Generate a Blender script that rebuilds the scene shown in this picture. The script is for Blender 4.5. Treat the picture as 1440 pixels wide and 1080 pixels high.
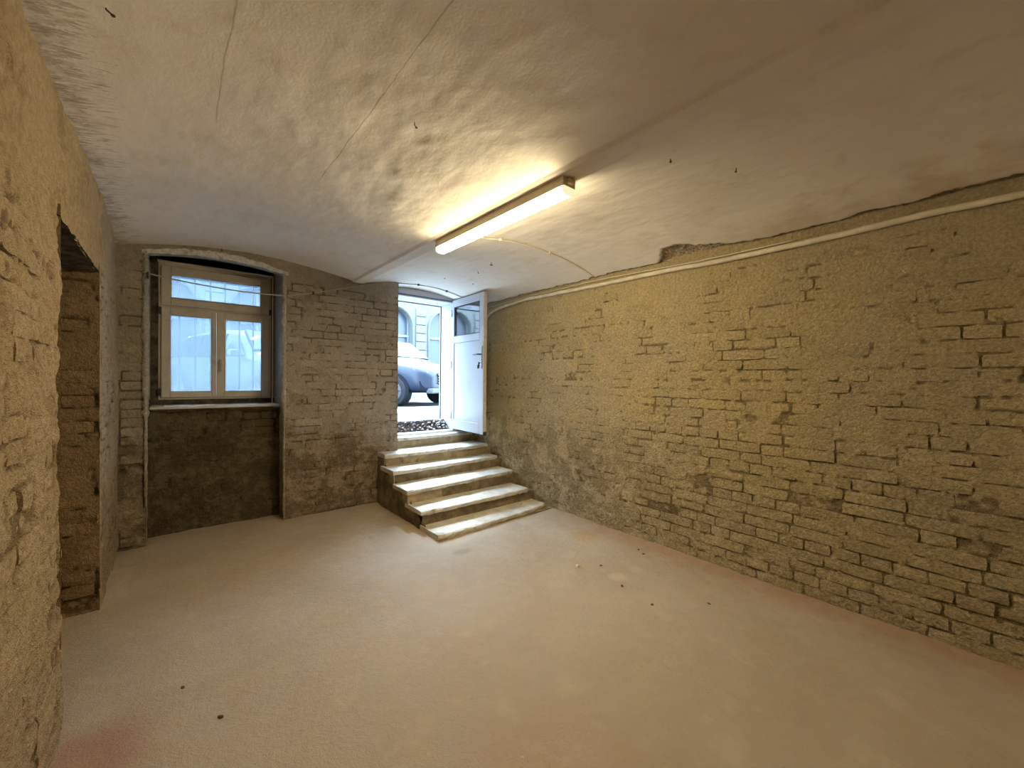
import bpy, bmesh, math, random
import numpy as np
from mathutils import Vector, Matrix

for o in list(bpy.data.objects):
    bpy.data.objects.remove(o)
S = bpy.context.scene
COL = S.collection

# ------------------------------------------------------------------ camera, world, exposure
F, YAW, PITCH, ROLL, EYE = 569.93, .6961, -.0104, .0102, 1.45
cam_d = bpy.data.cameras.new('camera')
cam_d.sensor_fit = 'HORIZONTAL'; cam_d.sensor_width = 36.0
cam_d.lens = F / 1440 * 36.0
cam_d.clip_start = .02; cam_d.clip_end = 300
cam = bpy.data.objects.new('camera', cam_d); COL.objects.link(cam)
v = Vector((math.sin(YAW)*math.cos(PITCH), math.cos(YAW)*math.cos(PITCH), math.sin(PITCH)))
r = Vector((math.cos(YAW), -math.sin(YAW), 0)); u = r.cross(v)
r2 = r*math.cos(ROLL) + u*math.sin(ROLL); u2 = -r*math.sin(ROLL) + u*math.cos(ROLL)
M = Matrix((r2, u2, -v)).transposed().to_4x4(); M.translation = (0, 0, EYE)
cam.matrix_world = M
S.camera = cam

w = bpy.data.worlds.new('sky'); S.world = w; w.use_nodes = True
bg = w.node_tree.nodes['Background']
bg.inputs['Color'].default_value = (.52, .75, 1.0, 1)
bg.inputs['Strength'].default_value = 29.0
sun_d = bpy.data.lights.new('sun', 'SUN'); sun_d.energy = 15.0; sun_d.angle = math.radians(14); sun_d.color = (.74, .87, 1.0)
sun = bpy.data.objects.new('sun', sun_d); COL.objects.link(sun)
sun.rotation_euler = Vector((.28, 1.0, 1.36)).to_track_quat('Z', 'Y').to_euler()

S.view_settings.view_transform = 'Standard'; S.view_settings.look = 'None'
S.view_settings.exposure = 0.0; S.view_settings.gamma = 1.0
S.view_settings.use_curve_mapping = False
S.cycles.max_bounces = 10; S.cycles.diffuse_bounces = 6; S.cycles.transparent_max_bounces = 12
S.cycles.use_denoising = True
S.cycles.caustics_reflective = False; S.cycles.caustics_refractive = False
S.cycles.sample_clamp_indirect = 6.0

LAMP_TUBE = 125.0; LAMP_COVER = 70.0; REAR_FILL = .34          # emission of the fluorescent fitting; last is the added fill's share

# ------------------------------------------------------------------ dimensions (metres)
XR, XL, YB, YN, YREAR = 3.29, -.353, 4.61, 4.87, -2.6
NX1, NX2, NY = -.178, .861, 4.84             # window niche
DX1 = 2.067                                  # left edge of the door recess
PY1, PY2, PZ = 2.43, 3.55, 2.09              # passage in the left wall
STREET, WALK = .82, .87

# ------------------------------------------------------------------ noise
def _hash(ix, iy, seed):
    h = (ix.astype(np.int64)*374761393 + iy.astype(np.int64)*668265263 + seed*982451653) & 0xffffffff
    h = ((h ^ (h >> 13))*1274126177) & 0xffffffff
    h = h ^ (h >> 16)
    return (h & 0xffff)/65535.0
def vnoise(x, y, seed=0):
    x = np.asarray(x, float); y = np.asarray(y, float)
    ix = np.floor(x); iy = np.floor(y); fx = x-ix; fy = y-iy
    fx = fx*fx*fx*(fx*(fx*6-15)+10); fy = fy*fy*fy*(fy*(fy*6-15)+10)
    a = _hash(ix, iy, seed); b = _hash(ix+1, iy, seed); c = _hash(ix, iy+1, seed); d = _hash(ix+1, iy+1, seed)
    return (a*(1-fx)+b*fx)*(1-fy)+(c*(1-fx)+d*fx)*fy
def fbm(x, y, scale, octv=4, seed=0, gain=.5):
    x = np.asarray(x, float)/scale; y = np.asarray(y, float)/scale
    s = 0; a = 1; t = 0
    for k in range(octv):
        s = s + a*(vnoise(x, y, seed+17*k)-.5); t += a
        a *= gain; x = x*2.03+5.3; y = y*2.03+1.7
    return s/t*2          # about -1..1
def sstep(a, b, x):
    t = np.clip((x-a)/(b-a), 0, 1); return t*t*(3-2*t)

# ------------------------------------------------------------------ mesh helpers
def new_obj(name, mesh, mat=None, parent=None):
    o = bpy.data.objects.new(name, mesh); COL.objects.link(o)
    if mat is not None and not mesh.materials: mesh.materials.append(mat)
    if parent is not None: o.parent = parent
    return o
def tag(o, label=None, cat=None, group=None, kind=None):
    if label: o['label'] = label
    if cat: o['category'] = cat
    if group: o['group'] = group
    if kind: o['kind'] = kind
    return o
def empty(name, loc=(0, 0, 0), rz=0):
    o = bpy.data.objects.new(name, None); COL.objects.link(o)
    o.location = loc; o.rotation_euler.z = rz; o.empty_display_size = .05
    return o
def np_mesh(name, V, Fq, smooth=True):
    m = bpy.data.meshes.new(name)
    V = np.asarray(V, np.float32).reshape(-1, 3); Fq = np.asarray(Fq, np.int32)
    n, k = Fq.shape
    m.vertices.add(len(V)); m.vertices.foreach_set('co', V.ravel())
    m.loops.add(n*k); m.loops.foreach_set('vertex_index', Fq.ravel())
    m.polygons.add(n); m.polygons.foreach_set('loop_start', np.arange(0, n*k, k, dtype=np.int32))
    try: m.polygons.foreach_set('loop_total', np.full(n, k, np.int32))
    except Exception: pass
    m.polygons.foreach_set('use_smooth', np.full(n, smooth, bool))
    m.update(calc_edges=True); m.validate()
    return m
def grid_faces(nu, nv, keep=None, flip=False):
    i, j = np.meshgrid(np.arange(nu-1), np.arange(nv-1))
    a = j*nu+i
    q = np.stack([a, a+1, a+nu+1, a+nu], -1).reshape(-1, 4)
    if keep is not None: q = q[keep.ravel()]
    if flip: q = q[:, ::-1]
    return q
def axis(a, b, step):
    n = max(2, int(round((b-a)/step))+1); return np.linspace(a, b, n)
class MB:
    def __init__(s): s.bm = bmesh.new()
    def box(s, x0, x1, y0, y1, z0, z1, bev=0.0, mat=None, jit=0.0, seg=1):
        bm = bmesh.new(); bmesh.ops.create_cube(bm, size=1)
        for q in bm.verts:
            q.co = Vector((x0+(q.co.x+.5)*(x1-x0), y0+(q.co.y+.5)*(y1-y0), z0+(q.co.z+.5)*(z1-z0)))
            if jit: q.co += Vector([random.uniform(-jit, jit) for _ in range(3)])
        if bev: bmesh.ops.bevel(bm, geom=bm.edges[:], offset=bev, segments=seg, profile=.6, affect='EDGES')
        if mat is not None: bmesh.ops.transform(bm, matrix=mat, verts=bm.verts)
        s._merge(bm); return s
    def _merge(s, bm):
        me = bpy.data.meshes.new('t'); bm.to_mesh(me); bm.free(); s.bm.from_mesh(me); bpy.data.meshes.remove(me)
    def tube(s, pts, rad, n=8, caps=True):
        pts = [Vector(p) for p in pts]; rings = []
        bm = s.bm
        for i, p in enumerate(pts):
            t = (pts[min(i+1, len(pts)-1)]-pts[max(i-1, 0)]).normalized()
            a = t.cross(Vector((0, 0, 1)))
            if a.length < .05: a = t.cross(Vector((0, 1, 0)))
            a.normalize(); b = t.cross(a)
            rr = rad[i] if isinstance(rad, (list, tuple)) else rad
            rings.append([bm.verts.new(p+(a*math.cos(2*math.pi*k/n)+b*math.sin(2*math.pi*k/n))*rr) for k in range(n)])
        for A, B in zip(rings, rings[1:]):
            for k in range(n): bm.faces.new((A[k], A[(k+1) % n], B[(k+1) % n], B[k])).smooth = True
        if caps:
            bm.faces.new(rings[0]); bm.faces.new(rings[-1][::-1])
        return s
    def poly(s, pts, depth, plane='XZ', at=0.0):
        """closed outline extruded along the plane normal"""
        def P(a, b, c):
            return {'XZ': (a, c, b), 'YZ': (c, a, b), 'XY': (a, b, c)}[plane]
        A = [s.bm.verts.new(P(a, b, at)) for a, b in pts]; B = [s.bm.verts.new(P(a, b, at+depth)) for a, b in pts]
        s.bm.faces.new(A); s.bm.faces.new(B[::-1])
        for i in range(len(pts)):
            j = (i+1) % len(pts); s.bm.faces.new((A[j], A[i], B[i], B[j]))
        return s
    def build(s, name, mat, parent=None, smooth=False):
        bmesh.ops.recalc_face_normals(s.bm, faces=s.bm.faces[:])
        me = bpy.data.meshes.new(name); s.bm.to_mesh(me); s.bm.free()
        if smooth: me.polygons.foreach_set('use_smooth', [True]*len(me.polygons))
        return new_obj(name, me, mat, parent)

# ------------------------------------------------------------------ materials
def mat_new(name):
    m = bpy.data.materials.new(name); m.use_nodes = True
    nt = m.node_tree; return m, nt, nt.nodes['Principled BSDF']
def node(nt, typ, **kw):
    n = nt.nodes.new(typ)
    for k, val in kw.items():
        if k in n.inputs: n.inputs[k].default_value = val
        else: setattr(n, k, val)
    return n
def lk(nt, a, b): nt.links.new(a, b)
def noise(nt, vec, scale, detail=4, rough=.55, dist=0.0):
    n = node(nt, 'ShaderNodeTexNoise'); n.inputs['Scale'].default_value = scale
    n.inputs['Detail'].default_value = detail; n.inputs['Roughness'].default_value = rough
    n.inputs['Distortion'].default_value = dist
    lk(nt, vec, n.inputs['Vector']); return n.outputs['Fac']
def ramp(nt, fac, a, b):
    n = node(nt, 'ShaderNodeMapRange'); n.interpolation_type = 'SMOOTHSTEP'
    n.inputs['From Min'].default_value = a; n.inputs['From Max'].default_value = b
    lk(nt, fac, n.inputs['Value']); return n.outputs['Result']
def mix(nt, fac, a, b, mode='MIX'):
    n = node(nt, 'ShaderNodeMix'); n.data_type = 'RGBA'; n.blend_type = mode
    for sock, val in ((n.inputs[0], fac), (n.inputs[6], a), (n.inputs[7], b)):
        if isinstance(val, bpy.types.NodeSocket): lk(nt, val, sock)
        elif isinstance(val, (int, float)): sock.default_value = val
        else: sock.default_value = (*val, 1)
    return n.outputs[2]
def mth(nt, op, a, b=None, c=None):
    n = node(nt, 'ShaderNodeMath'); n.operation = op
    for k, val in enumerate((a, b, c)):
        if val is None: continue
        if isinstance(val, bpy.types.NodeSocket): lk(nt, val, n.inputs[k])
        else: n.inputs[k].default_value = val
    return n.outputs[0]
def wpos(nt): return node(nt, 'ShaderNodeNewGeometry').outputs['Position']
def scaled(nt, vec, s):
    n = node(nt, 'ShaderNodeVectorMath'); n.operation = 'MULTIPLY'; lk(nt, vec, n.inputs[0]); n.inputs[1].default_value = s
    return n.outputs[0]
def bump(nt, bsdf, h, dist, strength=1.0):
    b = node(nt, 'ShaderNodeBump'); b.inputs['Distance'].default_value = dist; b.inputs['Strength'].default_value = strength
    lk(nt, h, b.inputs['Height']); lk(nt, b.outputs[0], bsdf.inputs['Normal'])

def masonry(name, A, B, Cc, low, lowcream, lowtop=1.0, lowamt=1.0, speck=.35, bumpd=.006, bright=1.0, randbrick=0.0, coarse=1.0, alongy=0):
    """rough limed brickwork: patches A/B/C, below lowtop a mottled damp band"""
    m, nt, bs = mat_new(name); p = wpos(nt)
    n1 = noise(nt, p, 1.4, 5, .6, .6); n2 = noise(nt, p, 4.5, 6, .65, .3); n3 = noise(nt, p, 17, 6, .7)
    n4 = noise(nt, p, 55*coarse, 5, .7); n5 = noise(nt, p, 190, 3, .6)
    c = mix(nt, ramp(nt, n1, .40, .60), A, B)
    c = mix(nt, ramp(nt, n2, .52, .68), c, Cc)
    z = node(nt, 'ShaderNodeSeparateXYZ'); lk(nt, p, z.inputs[0])
    zz = mth(nt, 'ADD', z.outputs['Z'], mth(nt, 'MULTIPLY', mth(nt, 'SUBTRACT', n2, .5), 1.3))
    lm = mth(nt, 'MULTIPLY', ramp(nt, zz, lowtop, lowtop-.35), lowamt)
    nm = mth(nt, 'ADD', mth(nt, 'MULTIPLY', n3, .55), mth(nt, 'MULTIPLY', n2, .55))
    lowc = mix(nt, ramp(nt, nm, .50, .66), low, lowcream)
    if alongy:                                   # the damp band fades towards the viewer
        lm = mth(nt, 'MULTIPLY', lm, mth(nt, 'MULTIPLY_ADD', ramp(nt, z.outputs['Y'], 1.2, 2.9), 1-alongy, alongy))
    c = mix(nt, lm, c, lowc)
    sp = ramp(nt, n4, .30, .75)
    c = mix(nt, speck, c, mix(nt, sp, tuple(x*.35 for x in A), tuple(min(1, x*1.65) for x in A)))
    if randbrick:
        oi = node(nt, 'ShaderNodeObjectInfo')
        k = mth(nt, 'MULTIPLY_ADD', oi.outputs['Random'], randbrick*2, 1-randbrick)
        cc = node(nt, 'ShaderNodeCombineColor')
        for i in range(3): lk(nt, k, cc.inputs[i])
        c = mix(nt, 1.0, c, cc.outputs[0], 'MULTIPLY')
    at = node(nt, 'ShaderNodeAttribute'); at.attribute_name = 'bare'          # darkens the colour inside the open joints
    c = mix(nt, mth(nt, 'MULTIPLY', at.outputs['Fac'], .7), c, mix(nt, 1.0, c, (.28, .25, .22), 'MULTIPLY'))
    if bright != 1.0: c = mix(nt, 1.0, c, (bright,)*3, 'MULTIPLY')
    lk(nt, c, bs.inputs['Base Color']); bs.inputs['Roughness'].default_value = .95
    bs.inputs['Specular IOR Level'].default_value = .15
    h = mth(nt, 'ADD', mth(nt, 'MULTIPLY', n3, 2.0), mth(nt, 'ADD', mth(nt, 'MULTIPLY', n4, 1.0), mth(nt, 'MULTIPLY', n5, .25)))
    bump(nt, bs, h, bumpd*4.5)
    return m
def simple(name, col, rough=.5, spec=.5, metal=0, var=0.0, vscale=6, bumpd=0, bscale=80, dirt=None):
    m, nt, bs = mat_new(name); p = wpos(nt)
    c = mix(nt, ramp(nt, noise(nt, p, vscale, 5, .65), .35, .7), tuple(x*(1-var) for x in col), tuple(min(1, x*(1+var)) for x in col))
    if dirt: c = mix(nt, mth(nt, 'MULTIPLY', ramp(nt, noise(nt, p, dirt[1], 6, .7), .55, .7), dirt[2]), c, dirt[0])
    lk(nt, c, bs.inputs['Base Color']); bs.inputs['Roughness'].default_value = rough
    bs.inputs['Specular IOR Level'].default_value = spec; bs.inputs['Metallic'].default_value = metal
    if bumpd: bump(nt, bs, noise(nt, p, bscale, 5, .7), bumpd)
    return m

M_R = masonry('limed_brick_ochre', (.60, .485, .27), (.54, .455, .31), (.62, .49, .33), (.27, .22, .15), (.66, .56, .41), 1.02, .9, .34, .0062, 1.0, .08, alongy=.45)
M_B = masonry('dark_brick_grey', (.38, .335, .27), (.43, .38, .32), (.29, .25, .195), (.15, .11, .065), (.40, .32, .22), 1.0, .95, .22, .0030, 1.0, .13)  # darker, greyer brick tone for the back wall
M_P = masonry('dark_niche_brick', (.13, .105, .07), (.17, .14, .10), (.10, .08, .05), (.075, .055, .030), (.19, .15, .095), 1.3, .9, .30, .003, 1.0, .15)  # darkest brick tone, for the panel below the window
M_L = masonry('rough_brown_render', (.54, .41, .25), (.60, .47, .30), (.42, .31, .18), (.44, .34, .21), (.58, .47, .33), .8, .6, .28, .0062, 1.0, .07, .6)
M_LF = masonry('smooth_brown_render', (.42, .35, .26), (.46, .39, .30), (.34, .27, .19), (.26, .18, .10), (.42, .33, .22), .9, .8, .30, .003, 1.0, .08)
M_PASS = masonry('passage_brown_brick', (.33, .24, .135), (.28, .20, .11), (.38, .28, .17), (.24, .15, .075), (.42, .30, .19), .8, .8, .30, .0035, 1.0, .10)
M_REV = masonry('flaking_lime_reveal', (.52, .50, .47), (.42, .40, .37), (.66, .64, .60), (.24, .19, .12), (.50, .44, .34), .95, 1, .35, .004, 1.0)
M_SOFFIT = simple('dark_soffit', (.10, .085, .07), .95, .1, var=.5, vscale=12, bumpd=.004, bscale=30)  # dark tone for the soffits and the frame packing

def ceiling_mat():
    m, nt, bs = mat_new('old_white_limewash'); p = wpos(nt)
    n1 = noise(nt, p, 1.1, 4, .55); n2 = noise(nt, p, 5, 6, .6, .4); n3 = noise(nt, scaled(nt, p, (8, 4.5, 5)), 1.0, 5, .55, .25)
    c = mix(nt, ramp(nt, n1, .38, .62), (.72, .675, .61), (.77, .73, .675))
    c = mix(nt, mth(nt, 'MULTIPLY', ramp(nt, n2, .5, .72), .45), c, (.60, .53, .43))
    s = node(nt, 'ShaderNodeSeparateXYZ'); lk(nt, p, s.inputs[0]); X, Y, Z = s.outputs
    # brown bristle strokes where the wall was brushed against the ceiling
    st = noise(nt, scaled(nt, p, (13, 70, 13)), 1.0, 4, .7, .2)
    reach = mth(nt, 'MULTIPLY', noise(nt, scaled(nt, p, (.1, 5, .1)), 1.0, 5, .75), .29)
    dw = mth(nt, 'SUBTRACT', X, XL)
    k = mth(nt, 'SUBTRACT', reach, dw)
    near = ramp(nt, mth(nt, 'ADD', k, mth(nt, 'MULTIPLY', mth(nt, 'SUBTRACT', st, .58), .75)), .0, .05)
    c = mix(nt, mth(nt, 'MULTIPLY', near, mth(nt, 'MULTIPLY_ADD', ramp(nt, noise(nt, p, 14, 4), .35, .6), .65, .25)), c, mix(nt, ramp(nt, st, .35, .6), (.12, .095, .07), (.45, .38, .30)))
    # damp stain above the right wall
    dm = mth(nt, 'MULTIPLY', ramp(nt, mth(nt, 'ADD', X, mth(nt, 'MULTIPLY', n2, .9)), 3.32, 3.75), ramp(nt, Y, 1.6, .6))
    c = mix(nt, mth(nt, 'MULTIPLY', dm, .55), c, (.48, .35, .20))
    at = node(nt, 'ShaderNodeAttribute'); at.attribute_name = 'damage'
    c = mix(nt, at.outputs['Fac'], c, mix(nt, ramp(nt, noise(nt, p, 60, 4), .4, .6), (.22, .17, .11), (.55, .47, .34)))
    # two hairline seams running along the vault
    for xs, y0, y1 in ((.69, 1.05, 2.7), (.155, .8, 2.45)):
        wob = mth(nt, 'MULTIPLY', mth(nt, 'SUBTRACT', noise(nt, p, 3, 3), .5), .03)
        d = mth(nt, 'ABSOLUTE', mth(nt, 'SUBTRACT', mth(nt, 'ADD', X, wob), xs))
        ln = mth(nt, 'MULTIPLY', ramp(nt, d, .004, .0015), mth(nt, 'MULTIPLY', ramp(nt, Y, y0-.02, y0+.05), ramp(nt, Y, y1+.02, y1-.05)))
        c = mix(nt, mth(nt, 'MULTIPLY', ln, .55), c, (.35, .27, .19))
    lk(nt, c, bs.inputs['Base Color']); bs.inputs['Roughness'].default_value = .8
    bs.inputs['Specular IOR Level'].default_value = .25
    h = mth(nt, 'ADD', mth(nt, 'MULTIPLY', n3, .8), mth(nt, 'MULTIPLY', noise(nt, p, 90, 4, .6), .13))
    h = mth(nt, 'ADD', h, mth(nt, 'MULTIPLY', mth(nt, 'MULTIPLY', at.outputs['Fac'], noise(nt, p, 50, 5, .7)), 2.0))
    bump(nt, bs, h, .006)
    return m
M_C = ceiling_mat()

def floor_mat():
    m, nt, bs = mat_new('dusty_screed'); p = wpos(nt)
    n1 = noise(nt, p, 1.0, 5, .6, .5); n2 = noise(nt, p, 5, 6, .65); n3 = noise(nt, p, 40, 6, .75); n4 = noise(nt, p, 160, 3, .6)
    c = mix(nt, ramp(nt, n1, .38, .64), (.41, .335, .245), (.455, .38, .29))
    c = mix(nt, mth(nt, 'MULTIPLY', ramp(nt, n2, .5, .7), .5), c, (.53, .455, .35))
    c = mix(nt, mth(nt, 'MULTIPLY', ramp(nt, n3, .55, .75), .35), c, (.27, .21, .15))
    s = node(nt, 'ShaderNodeSeparateXYZ'); lk(nt, p, s.inputs[0]); X, Y, Z = s.outputs
    wob = mth(nt, 'MULTIPLY', mth(nt, 'SUBTRACT', n2, .5), .5)
    # red brick dust along the right wall and in the left corner
    rd = mth(nt, 'MULTIPLY', ramp(nt, mth(nt, 'ADD', X, wob), 2.95, 3.28), ramp(nt, Y, 3.2, 2.2))
    c = mix(nt, mth(nt, 'MULTIPLY', rd, .6), c, (.36, .20, .11))
    def blob(cx, cy, r, col, amt, c, ax=1.0):
        dx = mth(nt, 'SUBTRACT', X, cx); dy = mth(nt, 'MULTIPLY', mth(nt, 'SUBTRACT', Y, cy), ax)
        d = mth(nt, 'SQRT', mth(nt, 'ADD', mth(nt, 'MULTIPLY', dx, dx), mth(nt, 'MULTIPLY', dy, dy)))
        d = mth(nt, 'ADD', d, mth(nt, 'MULTIPLY', wob, r*1.2))
        return mix(nt, mth(nt, 'MULTIPLY', ramp(nt, d, r, r*.3), amt), c, col)
    c = blob(-.28, 2.15, .30, (.34, .15, .10), .65, c)
    c = blob(1.87, 2.87, .12, (.28, .24, .19), .6, c, 1.6)
    c = blob(2.62, 3.0, .16, (.34, .29, .24), .45, c)
    c = blob(2.95, 2.45, .20, (.42, .26, .10), .6, c)
    c = blob(2.52, 1.78, .09, (.62, .54, .43), .5, c)
    c = blob(2.72, 1.75, .08, (.60, .52, .41), .4, c)
    c = blob(1.0, .9, .6, (.44, .29, .21), .35, c)
    lk(nt, c, bs.inputs['Base Color']); lk(nt, mth(nt, 'MULTIPLY_ADD', ramp(nt, n2, .35, .65), .38, .34), bs.inputs['Roughness'])
    bs.inputs['Specular IOR Level'].default_value = .32
    h = mth(nt, 'ADD', mth(nt, 'MULTIPLY', n2, 1.2), mth(nt, 'ADD', mth(nt, 'MULTIPLY', n3, .55), mth(nt, 'MULTIPLY', n4, .16)))
    bump(nt, bs, h, .010)
    return m
M_F = floor_mat()
M_STEP = simple('worn_cement_step', (.60, .57, .50), .65, .3, var=.16, vscale=7, bumpd=.004, bscale=45, dirt=((.24, .19, .12), 9, .75))
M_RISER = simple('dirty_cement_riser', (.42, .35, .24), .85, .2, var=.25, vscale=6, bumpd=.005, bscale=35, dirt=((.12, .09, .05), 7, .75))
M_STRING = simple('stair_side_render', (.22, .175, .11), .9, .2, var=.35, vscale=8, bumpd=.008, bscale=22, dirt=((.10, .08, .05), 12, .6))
M_UPVC = simple('white_door_plastic', (.43, .46, .52), .35, .5, var=.02, dirt=((.50, .48, .45), 10, .10))
M_FRAME = simple('grubby_window_plastic', (.62, .58, .52), .5, .4, var=.06, vscale=5, dirt=((.30, .27, .23), 9, .35))
M_SILL = simple('dusty_white_sill', (.62, .61, .59), .5, .4, var=.12, vscale=9, dirt=((.34, .31, .27), 14, .5))
M_BEIGE = simple('beige_door_edge', (.56, .50, .40), .6, .3, var=.12, vscale=14)
M_DARK = simple('dark_rubber_seal', (.05, .045, .05), .6, .3)
M_METAL = simple('dull_steel', (.42, .42, .43), .35, .5, .9)
M_IRON = simple('grey_painted_iron', (.03, .035, .045), .6, .2)
M_PIPE = simple('limewashed_conduit', (.60, .54, .43), .65, .3, var=.12, vscale=9, dirt=((.38, .32, .22), 16, .5), bumpd=.001, bscale=60)
M_CABLE = simple('pale_cable', (.42, .40, .36), .6, .3, var=.15, vscale=12)
M_WCABLE = simple('painted_white_cable', (.66, .62, .54), .6, .3)
M_HOUS = simple('yellowed_lamp_housing', (.66, .58, .42), .45, .4, var=.05)
M_CHIP = simple('pale_stone', (.70, .64, .54), .8, .2, var=.1, vscale=60)
M_CHIPD = simple('dark_crumb', (.12, .085, .055), .9, .2, var=.3, vscale=60)
M_RUB = simple('brick_rubble_soil', (.085, .06, .048), .95, .1, var=.6, vscale=22, bumpd=.01, bscale=30)
M_RUBL = simple('pale_rubble', (.34, .33, .31), .9, .1, var=.3, vscale=22)

def glass_mat(name, haze=.18, tint=(.86, .93, .97), refl=None):
    m, nt, bs = mat_new(name); nt.nodes.remove(bs)
    out = [n for n in nt.nodes if n.type == 'OUTPUT_MATERIAL'][0]
    tr = node(nt, 'ShaderNodeBsdfTransparent'); tr.inputs[0].default_value = (*tint, 1)
    tl = node(nt, 'ShaderNodeBsdfTranslucent'); tl.inputs[0].default_value = (.75, .85, .95, 1)
    gl = node(nt, 'ShaderNodeBsdfGlossy'); gl.inputs['Roughness'].default_value = .03
    m1 = node(nt, 'ShaderNodeMixShader'); m1.inputs[0].default_value = haze
    lk(nt, tr.outputs[0], m1.inputs[1]); lk(nt, tl.outputs[0], m1.inputs[2])
    fr = node(nt, 'ShaderNodeFresnel'); fr.inputs[0].default_value = 1.45
    m2 = node(nt, 'ShaderNodeMixShader'); 
    if refl is None: lk(nt, fr.outputs[0], m2.inputs[0])
    else: m2.inputs[0].default_value = refl
    lk(nt, m1.outputs[0], m2.inputs[1]); lk(nt, gl.outputs[0], m2.inputs[2]); lk(nt, m2.outputs[0], out.inputs[0])
    return m
M_GLASS = glass_mat('dusty_window_glass', .10, (.54, .60, .66))
M_GLASS2 = glass_mat('door_glass', .12, (.80, .86, .90), .35)
def emis(name, col, strength, through=0.0):
    m, nt, bs = mat_new(name); nt.nodes.remove(bs)
    out = [n for n in nt.nodes if n.type == 'OUTPUT_MATERIAL'][0]
    e = node(nt, 'ShaderNodeEmission'); e.inputs[0].default_value = (*col, 1); e.inputs[1].default_value = strength
    if through:
        t = node(nt, 'ShaderNodeBsdfTransparent'); t.inputs[0].default_value = (through,)*3+(1,)
        a = node(nt, 'ShaderNodeAddShader'); lk(nt, e.outputs[0], a.inputs[0]); lk(nt, t.outputs[0], a.inputs[1]); lk(nt, a.outputs[0], out.inputs[0])
    else: lk(nt, e.outputs[0], out.inputs[0])
    return m
WARM = (1.0, .815, .48)
M_TUBE = emis('lit_tube', WARM, LAMP_TUBE)
M_CAP = emis('glowing_cover_end', WARM, 1.1)
M_COVER = emis('lit_lamp_cover', WARM, LAMP_COVER, .6)

# ------------------------------------------------------------------ ceiling height
def ceil_z(x, y):
    x = np.asarray(x, float); y = np.asarray(y, float)
    s = np.clip((x-XL)/(1.53-XL), -.1, 1)
    zl = 2.52+.085*sstep(4.61, 3.6, y)
    a = zl*(1-s)+2.53*s+.115*4*s*(1-s)*(1.15-.4*s)
    t = np.clip((x-1.66)/(XR-1.66), 0, 1.05)
    b = 2.53*(1-t)+2.482*t+.112*4*t*(1-t)
    z = np.where(x < 1.53, a, np.where(x < 1.66, 2.518, b))
    return z

# ------------------------------------------------------------------ structure: walls
def relief(u, v, seed, lf=.008, mf=.0035):
    return fbm(u, v, .55, 3, seed)*lf + fbm(u, v, .09, 4, seed+5)*mf
JOINT = -.0095
class Wall:
    """a masonry face: P(u,v) = origin + u*U + v*V + h*N"""
    def __init__(s, U, V, N, O, seed, lf=.008, mf=.0035, cover=None, rough=.0):
        s.U, s.V, s.N, s.O = [np.array(q, float) for q in (U, V, N, O)]; s.seed = seed; s.lf = lf; s.mf = mf; s.cover = cover; s.rough = rough; s.plan = []
    cracks = ()
    def base(s, u, v): return relief(u, v, s.seed, s.lf, s.mf)
    def cov(s, u, v):
        c = fbm(u, v, .35, 4, s.seed+31)*.5 + fbm(u, v, .07, 3, s.seed+41)*.45
        return c + (s.cover(u, v) if s.cover else 0)            # > 0 plastered, < 0 bare
    opening = None
    def openness(s, u, v):
        o = fbm(u, v, .16, 4, s.seed+61)+.75*fbm(u, v, .035, 2, s.seed+63)+(s.opening(u, v) if s.opening else 0)
        return sstep(-.12, .30, o)
    def near_brick(s, u, v):
        near = np.zeros(u.shape); m = .017
        if u.ndim < 2: return near
        us, vs = u[0], v[:, 0]
        for c, z, L, *_ in s.plan:
            i0, i1 = np.searchsorted(us, (c-L/2-m, c+L/2+m)); j0, j1 = np.searchsorted(vs, (z-.034-m, z+.034+m))
            near[j0:j1, i0:i1] = 1
        return near
    def surf(s, u, v):
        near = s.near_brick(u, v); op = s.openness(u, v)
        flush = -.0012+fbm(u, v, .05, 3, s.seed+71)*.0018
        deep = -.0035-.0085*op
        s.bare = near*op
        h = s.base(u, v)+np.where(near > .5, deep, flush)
        if s.rough: h = h+fbm(u, v, .035, 3, s.seed+77)*s.rough
        for pts, wd, dp in s.cracks:
            wob = fbm(u, v, .05, 3, s.seed+3)*.018
            for (a0, b0), (a1, b1) in zip(pts, pts[1:]):
                L2 = (a1-a0)**2+(b1-b0)**2; t = np.clip(((u-a0)*(a1-a0)+(v-b0)*(b1-b0))/L2, 0, 1)
                d = np.hypot(u-a0-t*(a1-a0), v-b0-t*(b1-b0))+wob
                h = h-dp*sstep(wd, wd*.25, d)
        return h
    def point(s, u, v, h): return s.O+np.multiply.outer(u, s.U)+np.multiply.outer(v, s.V)+np.multiply.outer(h, s.N)
    def patch(s, name, u0, u1, v0, v1, step, mat, parent=None, keep=None, edgefade=None):
        us = axis(u0, u1, step); vs = axis(v0, v1, step)
        Ug, Vg = np.meshgrid(us, vs)
        h = s.surf(Ug, Vg); bare = s.bare
        P = s.point(Ug, Vg, h)
        k = None
        if keep is not None:
            uc = (Ug[:-1, :-1]+Ug[1:, 1:])/2; vc = (Vg[:-1, :-1]+Vg[1:, 1:])/2
            k = keep(uc, vc)
        nrm = np.cross(s.U, s.V); flip = float(nrm@s.N) < 0
        me = np_mesh(name, P.reshape(-1, 3), grid_faces(len(us), len(vs), k, flip))
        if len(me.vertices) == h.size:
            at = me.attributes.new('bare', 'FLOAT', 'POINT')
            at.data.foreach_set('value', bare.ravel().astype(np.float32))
        return new_obj(name, me, mat, parent)
    def frame(s):
        m = Matrix((Vector(s.U), Vector(s.N), Vector(s.V))).transposed()
        if m.determinant() < 0: m = Matrix((-Vector(s.U), Vector(s.N), Vector(s.V))).transposed()
        return m.to_3x3()
_bricks = {}
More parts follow.
